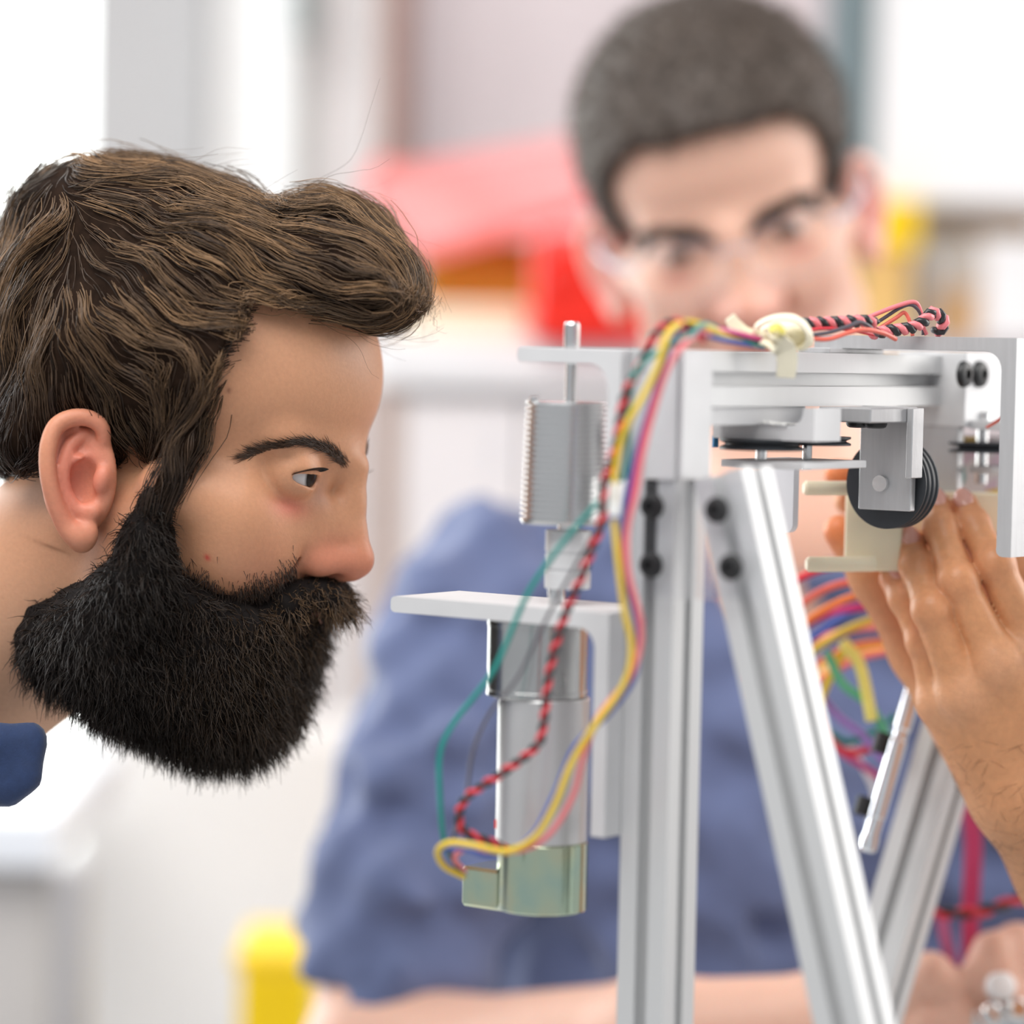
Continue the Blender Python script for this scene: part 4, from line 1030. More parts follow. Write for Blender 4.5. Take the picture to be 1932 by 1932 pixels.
GU = [[(200, 330), (330, 303), (440, 340), (520, 405)], [(230, 380), (400, 415), (520, 478), (650, 488), (775, 560)], [(230, 430), (380, 480), (520, 540), (680, 570), (775, 605)],
      [(220, 450), (300, 520), (380, 580), (450, 592)], [(200, 470), (260, 560), (330, 640), (400, 680)], [(180, 480), (205, 600), (262, 700), (345, 765)],
      [(150, 480), (110, 600), (85, 700), (90, 800)], [(110, 450), (50, 560), (5, 700), (-30, 860)], [(60, 450), (-40, 600), (-80, 800)], [(370, 700), (335, 800), (315, 880), (300, 960)], [(262, 700), (250, 780), (262, 840)],
      [(480, 545), (560, 588), (680, 602), (765, 630)], [(545, 410), (620, 372), (690, 400), (745, 470), (778, 545)], [(90, 800), (60, 880), (20, 980)]]
GP, GD = [], []
for g in GU:
    L3 = np.array([H(x, y, 50)[[0, 2]] for x, y in g])
    for a, b in zip(L3, L3[1:]):
        for t in (0.0, 0.33, 0.66): GP.append(a + (b - a) * t); GD.append((b - a) / np.linalg.norm(b - a))
GP = np.array(GP); GD = np.array(GD)
def field1(P):
    q = P[:, [0, 2]]; d2 = ((q[:, None] - GP[None]) ** 2).sum(2); w = 1 / (d2 + 30.0) ** 2
    v = (w[:, :, None] * GD[None]).sum(1); v /= np.linalg.norm(v, axis=1, keepdims=True) + 1e-9
    back = np.clip((-60 - P[:, 0]) / 50, 0, 1)
    out = np.zeros_like(P); out[:, 0] = v[:, 0]; out[:, 2] = v[:, 1] - back * 1.2
    ang = 0.38 * np.sin(P[:, 0] * 0.085 + P[:, 1] * 0.06 + 1.0) * np.cos(P[:, 2] * 0.07 - P[:, 1] * 0.05) + 0.22 * np.sin(P[:, 0] * 0.21 - P[:, 2] * 0.17)
    co_, si_ = np.cos(ang), np.sin(ang); out[:, 0], out[:, 2] = out[:, 0] * co_ - out[:, 2] * si_, out[:, 0] * si_ + out[:, 2] * co_
    out[:, 1] = 0.25 * np.sin(P[:, 0] * 0.11 + P[:, 1] * 0.09)
    return out
rg = np.random.default_rng(21)
pick = V[rg.choice(len(V), 1900, replace=False)]
vis = pick[:, 1] > -60
ctr = pick[vis][:1100]
steps = 11
n = len(ctr)
step = rg.uniform(3.1, 6.2, n)
front = np.clip((ctr[:, 0] - 10) / 50, 0, 1)
step = step * (1 + 0.35 * front)
lift = rg.uniform(-0.5, 2.6, n)[:, None] + np.linspace(0, 1, steps)[None] ** 1.5 * rg.uniform(-0.6, 3.0, n)[:, None] + 0.9 * np.sin(np.linspace(0, 7, steps)[None] + rg.uniform(0, 6.28, n)[:, None])
kids = 15
P = locks(SH, ctr, kids, field1, steps, step, lift, rg.uniform(1.4, 4.0, n), 0.5, rg, 1.1)
lock_tone = np.repeat(rg.uniform(0, 1, n) ** 1.7, kids)
tone = np.clip(lock_tone * 0.75 + rg.uniform(0, 0.35, len(P)), 0, 1)
dark, lightc = np.array([0.018, 0.011, 0.009]), np.array([0.43, 0.25, 0.125])  # pale tone paints highlights into the strands, strongest on the upper hair
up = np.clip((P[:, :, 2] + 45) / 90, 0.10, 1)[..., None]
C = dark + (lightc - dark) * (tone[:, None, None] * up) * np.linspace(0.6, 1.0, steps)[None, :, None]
rad = np.interp(np.linspace(0, 1, steps), [0, .2, .7, 1], [0.17, 0.24, 0.19, 0.05]) * 0.001
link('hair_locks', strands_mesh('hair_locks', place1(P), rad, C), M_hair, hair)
# single hairs that fill between the locks
fs = V[rg.choice(len(V), 4600, replace=False)]; fs = fs[fs[:, 1] > -50][:2600]; st = 8; nn = len(fs)
li = rg.uniform(0.1, 1.2, nn)[:, None] + np.linspace(0, 1, st)[None] * rg.uniform(0, 1.4, nn)[:, None]
G = flow_guides(SH, fs, field1, st, rg.uniform(2.2, 4.0, nn), li) + strand_noise(nn, st, 1.0, rg)
Cf = np.tile(np.array([0.055, 0.034, 0.022]), (nn, st, 1)) * rg.uniform(0.3, 2.2, (nn, 1, 1))
link('under_hair', strands_mesh('under_hair', place1(G), np.interp(np.linspace(0, 1, st), [0, .3, 1], [.2, .28, .06]) * 0.001, Cf), M_hair, hair)
# loose flyaway hairs on the crown and quiff
fl = V[(V[:, 2] > 55) | (V[:, 0] > 72) | (V[:, 0] < -85)]
fl = fl[rg.choice(len(fl), 760, replace=False)]
st = 14; nn = len(fl)
li = rg.uniform(0, 2, nn)[:, None] + np.linspace(0, 1, st)[None] ** 1.3 * rg.gamma(2.0, 3.2, nn)[:, None]
G = flow_guides(SH, fl, field1, st, rg.uniform(2.5, 5.0, nn), li) + strand_noise(nn, st, 2.2, rg, 3)
Cf = np.tile(np.array([0.10, 0.062, 0.035]), (nn, st, 1)) * rg.uniform(0.5, 1.8, (nn, 1, 1))
link('flyaway_hair', strands_mesh('flyaway_hair', place1(G), np.linspace(0.14, 0.05, st) * 0.001, Cf), M_hair, hair)
# fine hairs along the temple hairline
tx = np.concatenate([np.interp(rg.uniform(0, 1, 900), [0, .3, .55, .8, 1], [470, 432, 388, 345, 318]) , ]); ty = np.interp(tx, [318, 345, 388, 432, 470], [950, 860, 740, 650, 575])
tx = tx + rg.normal(4, 12, 900); P0, N0, ok = raycast1(S1, tx, ty + rg.normal(0, 8, 900))
P0 = P0[ok]; N0 = N0[ok]; st = 7
vv = field1(P0); vv = vv * np.array([-0.2, 1, 1]) + np.array([-0.5, 0, -0.5])
vv = vv - N0 * (vv * N0).sum(1)[:, None]; vv /= np.linalg.norm(vv, axis=1, keepdims=True)
tt = np.linspace(0, 1, st)[None, :, None]; ln = rg.uniform(6, 15, len(P0))[:, None, None]
G = P0[:, None] + (vv[:, None] + N0[:, None] * 0.22) * tt * ln + strand_noise(len(P0), st, 0.6, rg)
for s in (1, -1):
    G2 = G * np.array([1, s, 1])
    link('temple_hair', strands_mesh('temple_hair', place1(G2), np.linspace(0.16, 0.05, st) * 0.001, np.tile(np.array([0.045, 0.028, 0.018]), (len(G2), st, 1))), M_hair, hair)

# beard
SB_ = Sdf((-80, -95, -200), (112, 95, -20), 1.8)
for s in (1, -1):
    m_ = np.array([1, s, 1])
    SB_.chain([H(292, 935, 69) * m_, H(278, 1010, 68) * m_, H(258, 1090, 66) * m_, H(200, 1180, 55) * m_], [6, 9, 14, 26], 10)
    SB_.chain([H(128, 1205, 36) * m_, H(260, 1225, 34) * m_, H(400, 1240, 24) * m_], [26, 32, 31], 14)
    SB_.cap(H(330, 1140, 50) * m_, H(470, 1190, 32) * m_, 13, 12, 12)
    SB_.chain([H(470, 1185, 30) * m_, H(545, 1135, 20) * m_, H(606, 1118, 7) * m_], [9, 8.5, 7.5], 7)
    SB_.cap(H(606, 1118, 7) * m_, H(628, 1138, 6) * m_, 7, 5.5, 6)
SB_.ell(H(425, 1300, 0), (36, 40, 36), 16)
SB_.ell(H(480, 1230, 0), (24, 34, 26), 14)
SB_.ell(H(540, 1185, 0), (17, 24, 13), 10)
SB_.ell(H(300, 1300, 0), (34, 44, 22), 14)
SB_.noise(16, 1.0, 9)
V, F = SB_.mesh()
beard = link('beard', mesh_np('beard', place1(V), F), mat('black_beard_base', (0.010, 0.0075, 0.007), 0.75, var=0.4, vscale=200, spec=0.15), man1)
gdown = np.array([F1[1] * -1, 0, -Z1[1]])                                     # image-down in head axes
d_, Nv = SB_.sample(V)
dh, _ = S1.sample(V)
sel = np.where(dh > -1.0)[0]
sel = sel[rg.choice(len(sel), 19000)]
B0 = V[sel] - Nv[sel] * 1.5; N0 = Nv[sel]; st = 5; nb = len(B0)
vdir = N0 * rg.uniform(0.3, 1.0, (nb, 1)) + gdown * rg.uniform(0.4, 1.1, (nb, 1)) + np.array([0.25, 0, 0]) + rg.normal(size=(nb, 3)) * 0.42
vdir /= np.linalg.norm(vdir, axis=1, keepdims=True)
edge = np.clip(dh[sel] / 8.0, 0.45, 1.0)                                     # shorter where it thins out on the cheek
ln = (rg.uniform(5, 12, nb) * edge + rg.gamma(1.5, 1.0, nb) * edge)[:, None, None]
tt = np.linspace(0, 1, st)[None, :, None]
G = B0[:, None] + vdir[:, None] * tt * ln + gdown * tt ** 2 * ln * 0.25 + strand_noise(nb, st, 1.5, rg, 3)
mo = np.exp(-(((B0 - H(600, 1135, 8)) / np.array([24, 40, 16])) ** 2).sum(1))   # browner, gold-tipped moustache
fr = np.clip((B0[:, 0] - 30) / 60, 0, 1) * np.clip((B0[:, 2] + 175) / 40, 0, 1)
bt = np.clip(0.05 + 0.45 * mo + 0.16 * fr, 0, 1) * rg.uniform(0.3, 1.5, nb)
C = np.array([0.0075, 0.0055, 0.005]) + np.array([0.19, 0.108, 0.052]) * bt[:, None, None] * np.linspace(0.4, 1.2, st)[None, :, None]
link('beard_strands', strands_mesh('beard_strands', place1(G), np.array([0.24, 0.27, 0.24, 0.16, 0.05]) * 0.001, C), M_hair, beard)
# cheek stubble that softens the beard's upper edge
cx = rg.uniform(300, 560, 2600); cyl = np.interp(cx, [300, 330, 345, 430, 520, 560], [930, 1040, 1105, 1148, 1120, 1095]); cy = cyl + rg.normal(-2, 20, 2600)
P0, N0, ok = raycast1(S1, cx, cy); P0, N0 = P0[ok], N0[ok]; st = 4
vd = gdown * 1.0 + N0 * 0.45 + rg.normal(size=P0.shape) * 0.35; vd /= np.linalg.norm(vd, axis=1, keepdims=True)
tt = np.linspace(0, 1, st)[None, :, None]
G = P0[:, None] + vd[:, None] * tt * rg.uniform(2.0, 7, len(P0))[:, None, None]
for s in (1, -1):
    link('cheek_whiskers', strands_mesh('cheek_whiskers', place1(G * np.array([1, s, 1])), np.array([.15, .15, .1, .04]) * 0.001, np.tile(np.array([0.035, 0.02, 0.014]), (len(G), st, 1))), M_hair, beard)
# eyebrows
def brow_roots(nb, rg):
    t = rg.uniform(0, 1, nb) ** 0.85
    bx_ = np.interp(t, [0, .3, .55, .8, 1], [655, 622, 576, 522, 462]); by_ = np.interp(t, [0, .3, .55, .8, 1], [878, 848, 832, 842, 862])
    wd = np.interp(t, [0, .15, .5, 1], [11, 11, 8, 2.5])
    return bx_ + rg.normal(0, 3, nb), by_ + rg.uniform(-1, 1, nb) * wd, t
bxp, byp, tb = brow_roots(700, rg)
P0, N0, ok = raycast1(S1, bxp, byp); P0, N0, tb = P0[ok], N0[ok], tb[ok]
BROW = (P0, N0, tb)
def brows(parent, placef, col, rad=0.2, drop=0.0, S=None):
    rgb = np.random.default_rng(5); P0, N0, tb = BROW; st = 5
    if drop:
        P0 = P0 + np.array([0, 0, -drop]) + rgb.normal(size=P0.shape) * np.array([0, 0.5, 1.3])
        for _ in range(3): d0, N0 = S.sample(P0); P0 = P0 - N0 * d0[:, None]
    out = np.stack([-0.55 - 0.3 * tb, 0.75 + 0 * tb, 0.55 - 1.0 * tb], 1) + rgb.normal(size=P0.shape) * 0.2
    out = out - N0 * (out * N0).sum(1)[:, None]; out /= np.linalg.norm(out, axis=1, keepdims=True)
    tt = np.linspace(0, 1, st)[None, :, None]
    G = P0[:, None] + (out[:, None] + N0[:, None] * 0.28 * (1 - tt * 0.5)) * tt * rgb.uniform(5, 9, len(P0))[:, None, None]
    for s in (1, -1):
        link('eyebrow', strands_mesh('eyebrow', placef(G * np.array([1, s, 1])), np.array([.8, 1, .9, .6, .2]) * rad * 0.001, np.tile(np.array(col), (len(G), st, 1)) * rgb.uniform(0.6, 1.4, (len(G), 1, 1))), M_hair, parent)
brows(man1, place1, (0.065, 0.037, 0.023), 0.14)
def lashes(parent, placef):
    st = 4; nl = 70; a = np.linspace(-0.35, 1, nl)
    for s in (1, -1):
        e = EYE * np.array([1, s, 1])
        base = e + np.stack([11.8 * np.cos(0.95 * a + 0.2) * 1.0, s * (12.4 * np.sin(0.95 * a + 0.2)), 4.6 - 4.2 * a ** 2], 1)
        nrm = base - e; nrm /= np.linalg.norm(nrm, axis=1, keepdims=True)
        base = e + nrm * 13.2
        tt = np.linspace(0, 1, st)[None, :, None]
        G = base[:, None] + nrm[:, None] * tt * 5.0 + np.array([0, 0, 1.0]) * (tt ** 2) * 2.0 - np.array([0, 0, 1.0]) * tt * 1.0
        link('eyelashes', strands_mesh('eyelashes', placef(G), np.array([.2, .17, .12, .05]) * 0.001, np.tile(np.array([0.008, 0.006, 0.005]), (nl, st, 1))), M_hair, parent)
lashes(man1, place1)
# navy shirt: collar in view, shoulders and back out of frame
M_navy = mat('navy_shirt', (0.016, 0.036, 0.105), 0.8, var=0.15, vscale=200, bump=0.2, bscale=900, sheen=0.2)
SC = Sdf((-640, -340, -80), (-205, 60, 330), 4.2)
SC.chain([vmm(52, 1402, 14), vmm(44, 1462, 10), vmm(8, 1490, 10), vmm(-70, 1470, 16)], [6, 7, 8, 12], 5)
SC.chain([vmm(56, 1388, 16), vmm(0, 1398, 8), vmm(-80, 1380, 8), vmm(-170, 1330, 20)], [7, 8, 10, 14], 7)
SC.chain([vmm(52, 1402, 14), vmm(20, 1430, 16), vmm(-40, 1440, 16)], [7, 12, 14], 8)
SC.cap(vmm(-60, 1400, 30), vmm(-420, 1340, 110), 20, 70, 14)
SC.cap(vmm(-500, 1340, 10), vmm(-500, 1340, 220), 70, 70, 30); SC.cap(vmm(-560, 1380, 115), vmm(-1000, 1480, 120), 105, 120, 30)
SC.ell(vmm(-10, 1265, 55), (52, 44, 50), 3, op='sub')
SC.noise(40, 0.8, 4)
V, F = SC.mesh()
shirt1 = link('shirt', mesh_np('shirt', v2w(V), F), M_navy, man1)
# ---------------------------------------------------------------- short-haired man in the blue shirt
def rotm(ax, a):
    return np.array(Matrix.Rotation(a, 3, ax))
# camera-aligned axes are right, up, away; the man looks at the camera, nodding, head tilted
YAW2 = 6
_R = rotm('Z', math.radians(13)) @ rotm('Y', math.radians(YAW2)) @ rotm('X', math.radians(23))
K2 = 1.07
F2, R2, Z2 = _R @ np.array([0, 0, -1.0]), _R @ np.array([-1.0, 0, 0]), _R @ np.array([0, 1.0, 0])
if F2[1] > 0:
    _R = rotm('Z', math.radians(13)) @ rotm('Y', math.radians(YAW2)) @ rotm('X', math.radians(-23))
    F2, R2, Z2 = _R @ np.array([0, 0, -1.0]), _R @ np.array([-1.0, 0, 0]), _R @ np.array([0, 1.0, 0])
O2 = vmm(1384, 462, 420) - K2 * (70 * F2 - 19 * Z2)
def place2(P): return v2w(O2 + K2 * (P[..., 0:1] * F2 + P[..., 1:2] * R2 + P[..., 2:3] * Z2)) if P.ndim == 2 else place2(P.reshape(-1, 3)).reshape(P.shape)
man2 = empty('person', wpt(1400, 1932, 420), 'short-haired man in a blue shirt behind the rig wearing clear glasses', 'person')
sk2 = dict(base=(0.79, 0.48, 0.365), red=(0.78, 0.31, 0.24), lip=(0.60, 0.22, 0.19), ear=(0.80, 0.36, 0.32), pale=(0.82, 0.56, 0.45))
# head, neck, arms and hands are one skin, sculpted in camera-aligned millimetres
S2 = head_sdf(2.0, lid=2.6)
Vh, Fh = S2.mesh()
Hd = Sdf((-160, -310, 150), (340, 270, 680), 3.2)
# resample the head into the body grid
X, Y, Z = Hd.fields()
G = np.stack(np.broadcast_arrays(X, Y, Z), -1).reshape(-1, 3) - O2
G = G / K2
L = np.stack([G @ F2, G @ R2, G @ Z2], 1)
inb = np.all((L > S2.lo) & (L < S2.lo + S2.h * (S2.n - 1)), axis=1)
dd = np.full(len(L), 60.0, np.float32); dd[inb] = S2.sample(L[inb])[0] * K2; Hd.D = dd.reshape(Hd.n)
base2 = vmm(1500, 1010, 500)
Hd.cap(O2 + F2 * -15 + Z2 * -80, base2, 54, 58, 20)
Hd.cap(base2, vmm(1400, 1200, 530), 58, 80, 30)
def arm2(S, pts, r, k=14): S.chain([vmm(p[0], p[1], p[2] + (50 if p[2] > 280 else 0)) for p in pts], r, k)
arm2(Hd, [(930, 1160, 446), (738, 1850, 352), (705, 2010, 320)], [40, 41, 42])
arm2(Hd, [(705, 2010, 320), (860, 2022, 300), (1240, 1975, 262), (1560, 1930, 238)], [43, 42, 37, 27])
arm2(Hd, [(1960, 1100, 470), (2210, 1700, 400), (2260, 1980, 350)], [46, 46, 42])
arm2(Hd, [(2260, 1980, 350), (2140, 1960, 310), (2010, 1900, 255)], [42, 36, 27])
# his right hand: palm, thumb and fingers holding the small part
arm2(Hd, [(1560, 1930, 238), (1660, 1925, 230)], [26, 22], 12)
for pts, r in (([(1650, 1905, 226), (1712, 1862, 212), (1756, 1838, 206), (1796, 1862, 206)], [15, 12.5, 11.5, 9.5]),
               ([(1690, 1935, 224), (1752, 1926, 208), (1812, 1918, 204), (1838, 1930, 208)], [13, 11, 10, 8.5]),
               ([(1690, 1975, 226), (1752, 1972, 210), (1815, 1962, 206), (1840, 1972, 210)], [13, 11, 10, 8.5]),
               ([(1688, 2010, 230), (1748, 2014, 216), (1806, 2004, 212)], [12, 10.5, 9]),
               ([(1680, 2040, 236), (1735, 2048, 224), (1786, 2040, 222)], [11, 9.5, 8])): arm2(Hd, pts, r, 4)
# his left hand
arm2(Hd, [(2010, 1900, 255), (1960, 1860, 240)], [26, 24], 12)
for pts, r in (([(1962, 1825, 236), (1920, 1782, 222), (1872, 1796, 212), (1842, 1840, 208)], [14, 11.5, 10.5, 9]),
               ([(1975, 1850, 232), (1930, 1822, 214), (1884, 1836, 206), (1864, 1868, 206)], [13, 11, 10, 8.5]),
               ([(1980, 1885, 232), (1940, 1868, 212), (1900, 1876, 204), (1884, 1900, 206)], [12, 10.5, 9.5, 8]),
               ([(1985, 1915, 234), (1945, 1906, 216), (1912, 1912, 208)], [11, 9.5, 8]),
               ([(1990, 1930, 244), (1930, 1952, 226), (1880, 1944, 214)], [13, 11, 9])): arm2(Hd, pts, r, 4)
V, F = Hd.mesh()
loc = (V - O2) / K2; loc = np.stack([loc @ F2, loc @ R2, loc @ Z2], 1)
C = head_colors(loc, sk2)
me = mesh_np('body', v2w(V), F); vcol(me, C); link('body', me, M_skin2, man2)
for s in (1, -1): eyeball('eyeball', man2, place2, s, (1, 0.0, -0.18))
brows(man2, place2, (0.013, 0.009, 0.007), 0.75, 4.5, S2)
# short cropped hair
SH2 = Sdf((-130, -96, -75), (105, 96, 118), 2.4)
SH2.ell((-13, 0, 26), (101, 79, 78), 0); SH2.ell((38, 0, 26), (50, 64, 48), 12)
X, Y, Z = SH2.fields()
xh = np.interp(Z, [-75, -50, -20, 0, 25, 40, 52, 62, 75], [16, 16, 26, 34, 46, 58, 74, 88, 110]).astype(np.float32)
side = np.interp(np.abs(Y), [0, 25, 40, 55, 90], [4, 4, -6, -3, 0]).astype(np.float32)
SH2.D = np.maximum(SH2.D, (X - xh - side) * 0.8)
zl = np.interp(X, [-130, -60, -20, 0, 30], [-72, -70, -40, -30, -52]).astype(np.float32)
SH2.D = np.maximum(SH2.D, (zl - Z) * 0.8)
for s in (1, -1): SH2.ell(H(140, 905, 86) * [1, s, 1], (26, 20, 38), 3, op='sub')
SH2.noise(14, 0.8, 2)
V, F = SH2.mesh()
hair2 = link('hair', mesh_np('hair', place2(V), F), mat('cropped_hair_base', (0.07, 0.052, 0.042), 0.6, var=0.4, vscale=150), man2)
sel = rg.choice(len(V), 5500); _, Nn = SH2.sample(V[sel]); st = 4
vd = Nn * 0.55 + np.array([0.75, 0, -0.1]) + rg.normal(size=(len(sel), 3)) * 0.25; vd /= np.linalg.norm(vd, axis=1, keepdims=True)
G = V[sel][:, None] + vd[:, None] * np.linspace(0, 1, st)[None, :, None] * rg.uniform(5, 10, len(sel))[:, None, None]
C = np.tile(np.array([0.15, 0.115, 0.09]), (len(G), st, 1)) * rg.uniform(0.4, 1.6, (len(G), 1, 1))
link('hair_stubble', strands_mesh('hair_stubble', place2(G), np.array([.35, .35, .3, .12]) * 0.001, C), M_hair, hair2)
# clear glasses
gl = empty('eyeglasses', place2(np.array([[86.0, 0, -20]]))[0], 'clear rimless glasses on the short-haired man\'s face', 'glasses')
M_lens = mat('clear_lens', (0.95, 0.97, 1.0), 0.03, trans=1.0, alpha=0.25, ior=1.3)
M_frame = mat('pale_blue_frame', (0.55, 0.60, 0.72), 0.25, var=0.03, trans=0.3)
for s in (1, -1):
    n = 36; t = np.linspace(0, 2 * np.pi, n, endpoint=False)
    yy = 33 + 25 * np.sign(np.cos(t)) * np.abs(np.cos(t)) ** 0.7; zz = -22 + 17 * np.sign(np.sin(t)) * np.abs(np.sin(t)) ** 0.7
    xx = 92 - ((yy - 5) / 62) ** 2 * 16
    rim = np.stack([xx, s * yy, zz], 1); P3 = place2(rim); ctr = place2(np.array([[91.0, 33 * s, -22.0]]))[0]; off = np.array(v2w(O2 + F2 * 1.5)[0] - v2w(O2)[0])
    bm = bmesh.new(); A = [bm.verts.new(p) for p in P3]; B = [bm.verts.new(p + off) for p in P3]; ca = bm.verts.new(ctr); cb = bm.verts.new(ctr + off)
    for i in range(n):
        j = (i + 1) % n; bm.faces.new((A[i], A[j], ca)); bm.faces.new((B[j], B[i], cb)); bm.faces.new((A[i], B[i], B[j], A[j]))
    link('lens', bm_mesh('lens', bm, angle=40), M_lens, gl)
    link('lens_rim', tube_mesh('lens_rim', place2(np.vstack([rim, rim[:1]])), 0.0004, 6), M_frame, gl)
    arm = place2(np.array([[79.0, 57 * s, -16], [70, 67 * s, -16], [40, 76 * s, -18], [0, 80 * s, -22], [-16, 79 * s, -34]]))
    link('temple_arm', tube_mesh('temple_arm', smooth_path(arm, 6), 0.0019, 8), M_frame, gl)
link('bridge', tube_mesh('bridge', smooth_path(place2(np.array([[92.0, 9, -16], [95, 0, -12], [92, -9, -16]])), 6), 0.0010, 8), M_frame, gl)

# blue short-sleeved shirt
M_shirt = mat('blue_grey_shirt', (0.112, 0.142, 0.272), 0.85, var=0.10, vscale=60, bump=0.25, bscale=700, sheen=0.3)
SS = Sdf((-190, -560, 290), (440, 60, 700), 4.8)
SS.cap(vmm(922, 1150, 495), vmm(738, 1850, 402), 61, 62, 16)
# sleeve ends: everything of the sleeve below the hem goes
X, Y, Z = SS.fields()
h0 = vmm(712, 1922, 345); sh = vmm(922, 1150, 495); axs = np.array([-0.22, -0.95, 0.22])
cutd = (X - h0[0]) * axs[0] + (Y - h0[1]) * axs[1] + (Z - h0[2]) * axs[2]
SS.D = np.maximum(SS.D, cutd)
SS.cap(vmm(1955, 1090, 525), vmm(2200, 1700, 455), 61, 62, 16)
SS.cap(vmm(960, 1150, 507), vmm(1900, 1075, 525), 60, 60, 20)
SS.ell(vmm(1400, 1420, 535), (168, 165, 96), 30)
SS.cap(vmm(1400, 1500, 540), vmm(1400, 2500, 555), 120, 118, 40)
SS.cap(vmm(1300, 1500, 525), vmm(1350, 2300, 535), 110, 110, 40)
SS.cap(vmm(1780, 1300, 545), vmm(1830, 2300, 545), 80, 90, 24)
SS.cap(vmm(1130, 1550, 545), vmm(1130, 2300, 545), 82, 90, 24)
SS.ell(base2 + [0, 25, 0], (60, 40, 60), 6, op='sub')                            # neck opening
# collar
for i in range(10):
    a0, a1 = [math.pi * (0.02 + 0.96 * k / 10) for k in (i, i + 1)]
    p = lambda a: base2 + np.array([-70 * math.cos(a), -14 - 16 * math.sin(a), 8 - 62 * math.sin(a)])
    SS.cap(p(a0), p(a1), 9, 9, 6)
rgw = np.random.default_rng(8)
# folds: stretched waves across the sleeve and chest
acc = np.zeros(SS.n, np.float32)
for _ in range(9):
    v = rgw.normal(size=3) * np.array([0.8, 1.2, 0.6]); v /= np.linalg.norm(v); f = 2 * np.pi / rgw.uniform(38, 95); ph = rgw.uniform(0, 6.28)
    w_ = np.sin(f * (v[0] * X + v[1] * Y + v[2] * Z) + ph + 0.9 * np.sin(0.03 * (X + Y) + ph)); acc += (np.sign(w_) * np.abs(w_) ** 0.8).astype(np.float32)
SS.D += np.clip(acc, -3.2, 3.2) * 2.7
V, F = SS.mesh_one()
link('shirt', mesh_np('shirt', v2w(V), F), M_shirt, man2)
for t_ in (0.18, 0.42):
    q = vmm(1470, 1130, 360) + np.array([0, -t_ * 300, 0])
# small silver part in his hands
prt = empty('silver_part', wpt(1886, 1895, 196), 'small white and silver fitting between the background man\'s fingers', 'fitting')
for (px, py, w, r, L_, mm) in ((1880, 1862, 194, 0.0075, 0.010, M_white), (1905, 1905, 190, 0.0060, 0.012, M_steel), (1860, 1915, 190, 0.0065, 0.010, M_steel)):
    bm = bmesh.new(); lathe(bm, [(r * 0.7, 0), (r, L_ * 0.15), (r, L_ * 0.85), (r * 0.7, L_)], wpt(px, py, w), cam_rot @ Vector((0.3, 0.2, 1)), 28)
    link('fitting_ring', bm_mesh('fitting_ring', bm, angle=40), mm, prt)
bm = bmesh.new(); bx(bm, wpt(1885, 1925, 198), (0.030, 0.008, 0.012), 0.002); link('fitting_body', bm_mesh('fitting_body', bm), M_steel, prt)
# ---------------------------------------------------------------- hands reaching in from the right
man3 = empty('person', wpt(2050, 1932, 110), 'bare tanned hand and forearm reaching in from the right edge', 'person')
SN = Sdf((135, -290, -5), (350, 35, 240), 1.2)
def fing(pts, r, k=3.0): SN.chain([vmm(*p) for p in pts], r, k)
FING = {
    'index': ([(1820, 952, 74), (1834, 990, 66), (1876, 1064, 50), (1950, 1232, 52)], [7.2, 8.2, 9.6, 11.5]),
    'middle': ([(1768, 952, 74), (1775, 996, 64), (1806, 1098, 46), (1880, 1252, 48)], [7.2, 8.2, 9.8, 12]),
    'ring': ([(1719, 1024, 70), (1729, 1068, 60), (1757, 1150, 46), (1818, 1310, 52)], [7.2, 8.2, 9.4, 11.5]),
    'little': ([(1682, 1092, 72), (1706, 1128, 66), (1742, 1210, 60), (1772, 1325, 62)], [6.8, 7.6, 8.2, 9.5])}
for nme, (pts, r) in FING.items():                                              # each finger is shaped alone, then laid against its neighbours
    P_ = [vmm(*p) for p in pts]; r = [q * 0.93 for q in r]
    keep = SN.D; SN.D = np.full_like(keep, 60.0)
    SN.chain(P_, r, 3.0)
    for j, kr in ((1, 1.0), (2, 1.02), (3, 0.98)):                              # knuckles swell a little
        SN.ell(P_[j] + [0, 0, -1.4], (r[j] * kr, r[j] * kr, r[j] * 0.95), 5)
    mid = (P_[2] + P_[3]) / 2; new = SN.D; SN.D = keep
    SN.blend((slice(None),) * 3, new, 0.8, 'add')
wr = [(1968, 1520, 72), (2030, 1640, 84), (2230, 1960, 110)]
for nme, (pts, r) in FING.items():
    t = {'index': 0.0, 'middle': 0.33, 'ring': 0.66, 'little': 1.0}[nme]
    SN.cap(vmm(*pts[3]), vmm(2010 - 70 * t, 1470 + 45 * t, 74), r[3], 19, 9)
SN.cap(vmm(1850, 1370, 78), vmm(1985, 1545, 82), 19, 25, 12)
SN.cap(vmm(1815, 1345, 70), vmm(1900, 1490, 76), 12, 19, 14)
SN.chain([vmm(*p) for p in wr], [26, 27.5, 36], 16)
# thumb behind the block
SN.chain([vmm(1838, 1390, 96), vmm(1735, 1228, 106), vmm(1650, 1092, 100), vmm(1584, 1002, 92)], [19, 14.5, 11, 8.2], 8)
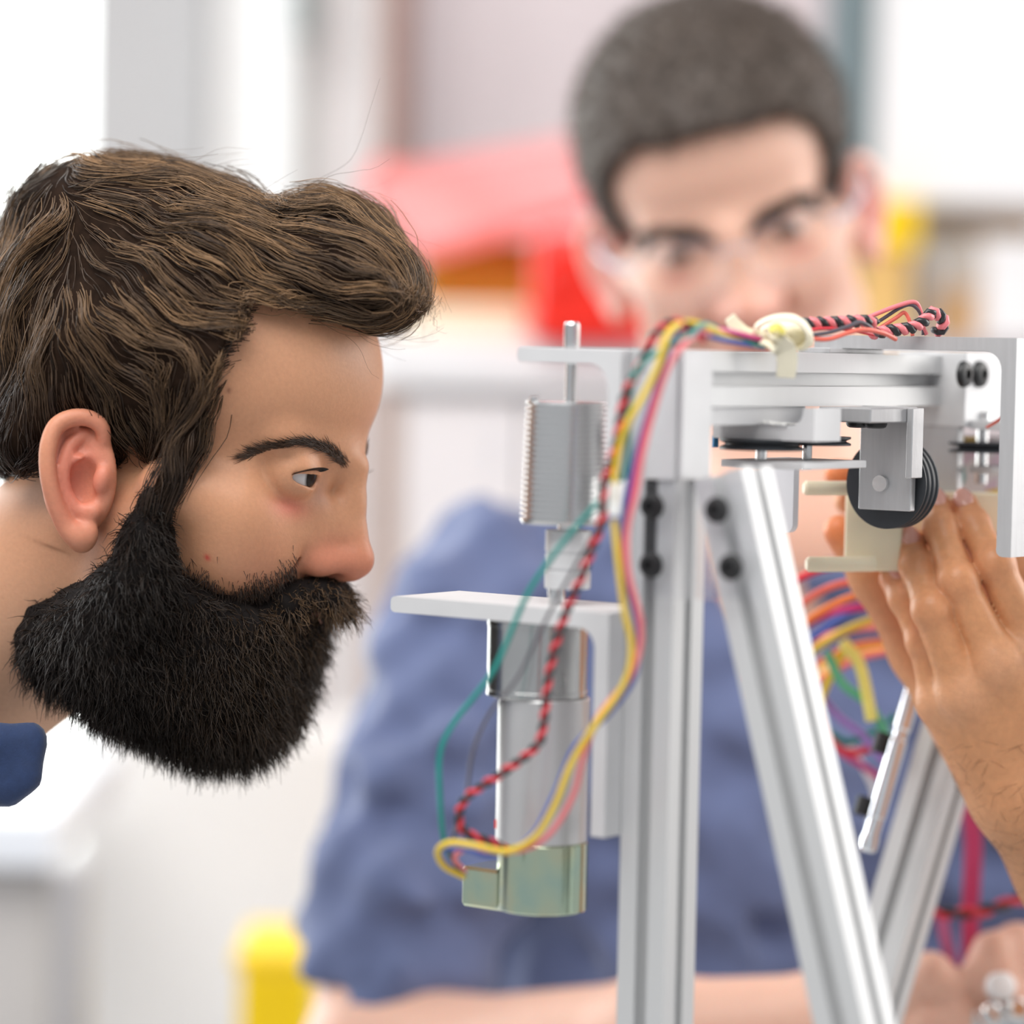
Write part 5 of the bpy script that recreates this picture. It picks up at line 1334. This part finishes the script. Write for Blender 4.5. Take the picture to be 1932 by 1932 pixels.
# other hand: index finger reaching round behind the block
SN.chain([vmm(1580, 893, 112), vmm(1650, 902, 122), vmm(1730, 930, 134)], [7, 8.5, 9.5], 4)
SN.chain([vmm(1600, 945, 128), vmm(1670, 960, 132), vmm(1740, 975, 140)], [7, 8.5, 9.5], 4)
for i in range(2): SN.chain([vmm(1660 + 15 * i, 1000 + 42 * i, 140), vmm(1720, 1005 + 36 * i, 138), vmm(1780, 1010 + 26 * i, 148)], [7, 8.5, 9.5], 4)
SN.chain([vmm(1690, 905, 158), vmm(1760, 935, 162), vmm(1830, 980, 168)], [8, 10, 12], 6)
SN.cap(vmm(1760, 960, 148), vmm(1880, 1070, 170), 20, 27, 12); SN.cap(vmm(1880, 1070, 170), vmm(2150, 1300, 200), 27, 34, 14)
V, F = SN.mesh()
C = np.tile(np.array([0.67, 0.32, 0.155]), (len(V), 1))
def hspot(c, rad, col, a):
    global C
    w = np.exp(-(((V - c) / rad) ** 2).sum(1))[:, None] * a; C = C * (1 - w) + np.array(col) * w
for nme, (pts, r) in FING.items():
    for j, a in ((0, 0.5), (1, 0.35), (2, 0.5)): hspot(vmm(*pts[j]), 9.0, (0.62, 0.20, 0.11), a)
    hspot(vmm(*pts[3]) + [0, 0, -8], 10.0, (0.74, 0.42, 0.27), 0.5)
hspot(vmm(2010, 1600, 70), 45.0, (0.40, 0.20, 0.10), 0.8)
hspot(vmm(1690, 1150, 100), 26.0, (0.55, 0.22, 0.11), 0.7)
hspot(vmm(1582, 1000, 92), 12.0, (0.72, 0.17, 0.05), 0.9); hspot(vmm(1580, 893, 112), 12.0, (0.78, 0.20, 0.06), 0.9)  # orange glow of the two backlit fingertips put into the skin colour
me = mesh_np('body', v2w(V), F); vcol(me, C)
M_hand = mat('skin_hand', (0.64, 0.335, 0.175), 0.40, sss=0.30, attr='Col', var=0.08, vscale=260, bump=0.28, bscale=420, spec=0.45)
body3 = link('body', me, M_hand, man3)
M_nail = mat('finger_nail', (0.70, 0.36, 0.29), 0.22, coat=0.4, var=0.03)
for nme, (pts, r) in FING.items():
    a, b = vmm(*pts[0]), vmm(*pts[1]); ax = (a - b) / np.linalg.norm(a - b)
    fw = np.array([0.0, 0.0, -1.0]) + (np.array([0.75, 0.2, 0]) if nme == 'little' else np.array([-0.12, 0.12, 0])); fw = fw - ax * (fw @ ax); fw /= np.linalg.norm(fw); sd = np.cross(ax, fw)
    S_ = Sdf((-9, -9, -9), (9, 9, 9), 0.6); S_.ell((0, 0, 0), (6.2, 4.9, 1.5), 0)
    vv_, ff_ = S_.mesh()
    c_ = a + fw * (r[0] - 0.6) - ax * 0.5
    Pn = c_ + vv_[:, 0:1] * ax + vv_[:, 1:2] * sd + vv_[:, 2:3] * fw - fw * (vv_[:, 1:2] ** 2) * 0.05
    link('fingernail', mesh_np('fingernail', v2w(Pn), ff_), M_nail, body3)
# fine dark hairs on the wrist and forearm
rgh = np.random.default_rng(3)
dN = SN.sample(V)[1]
cand = np.where((V[:, 2] < 90) & (V[:, 1] < -112) & (dN[:, 2] < 0.3))[0]
sel = rgh.choice(cand, 420); st = 5
base_ = V[sel]; nn_ = dN[sel]
vd = np.array([-0.55, -0.35, 0]) + rgh.normal(size=(len(sel), 3)) * 0.35; vd = vd - nn_ * (vd * nn_).sum(1)[:, None]; vd /= np.linalg.norm(vd, axis=1, keepdims=True)
G = base_[:, None] + (vd[:, None] + nn_[:, None] * 0.15) * np.linspace(0, 1, st)[None, :, None] * rgh.uniform(5, 11, len(sel))[:, None, None] + strand_noise(len(sel), st, 0.5, rgh)
pw = v2w(G.reshape(-1, 3)).reshape(G.shape)
link('arm_hair', strands_mesh('arm_hair', pw, np.array([.07, .07, .06, .05, .02]) * 0.001, np.tile(np.array([0.10, 0.05, 0.025]), (len(sel), st, 1))), M_hair, body3)
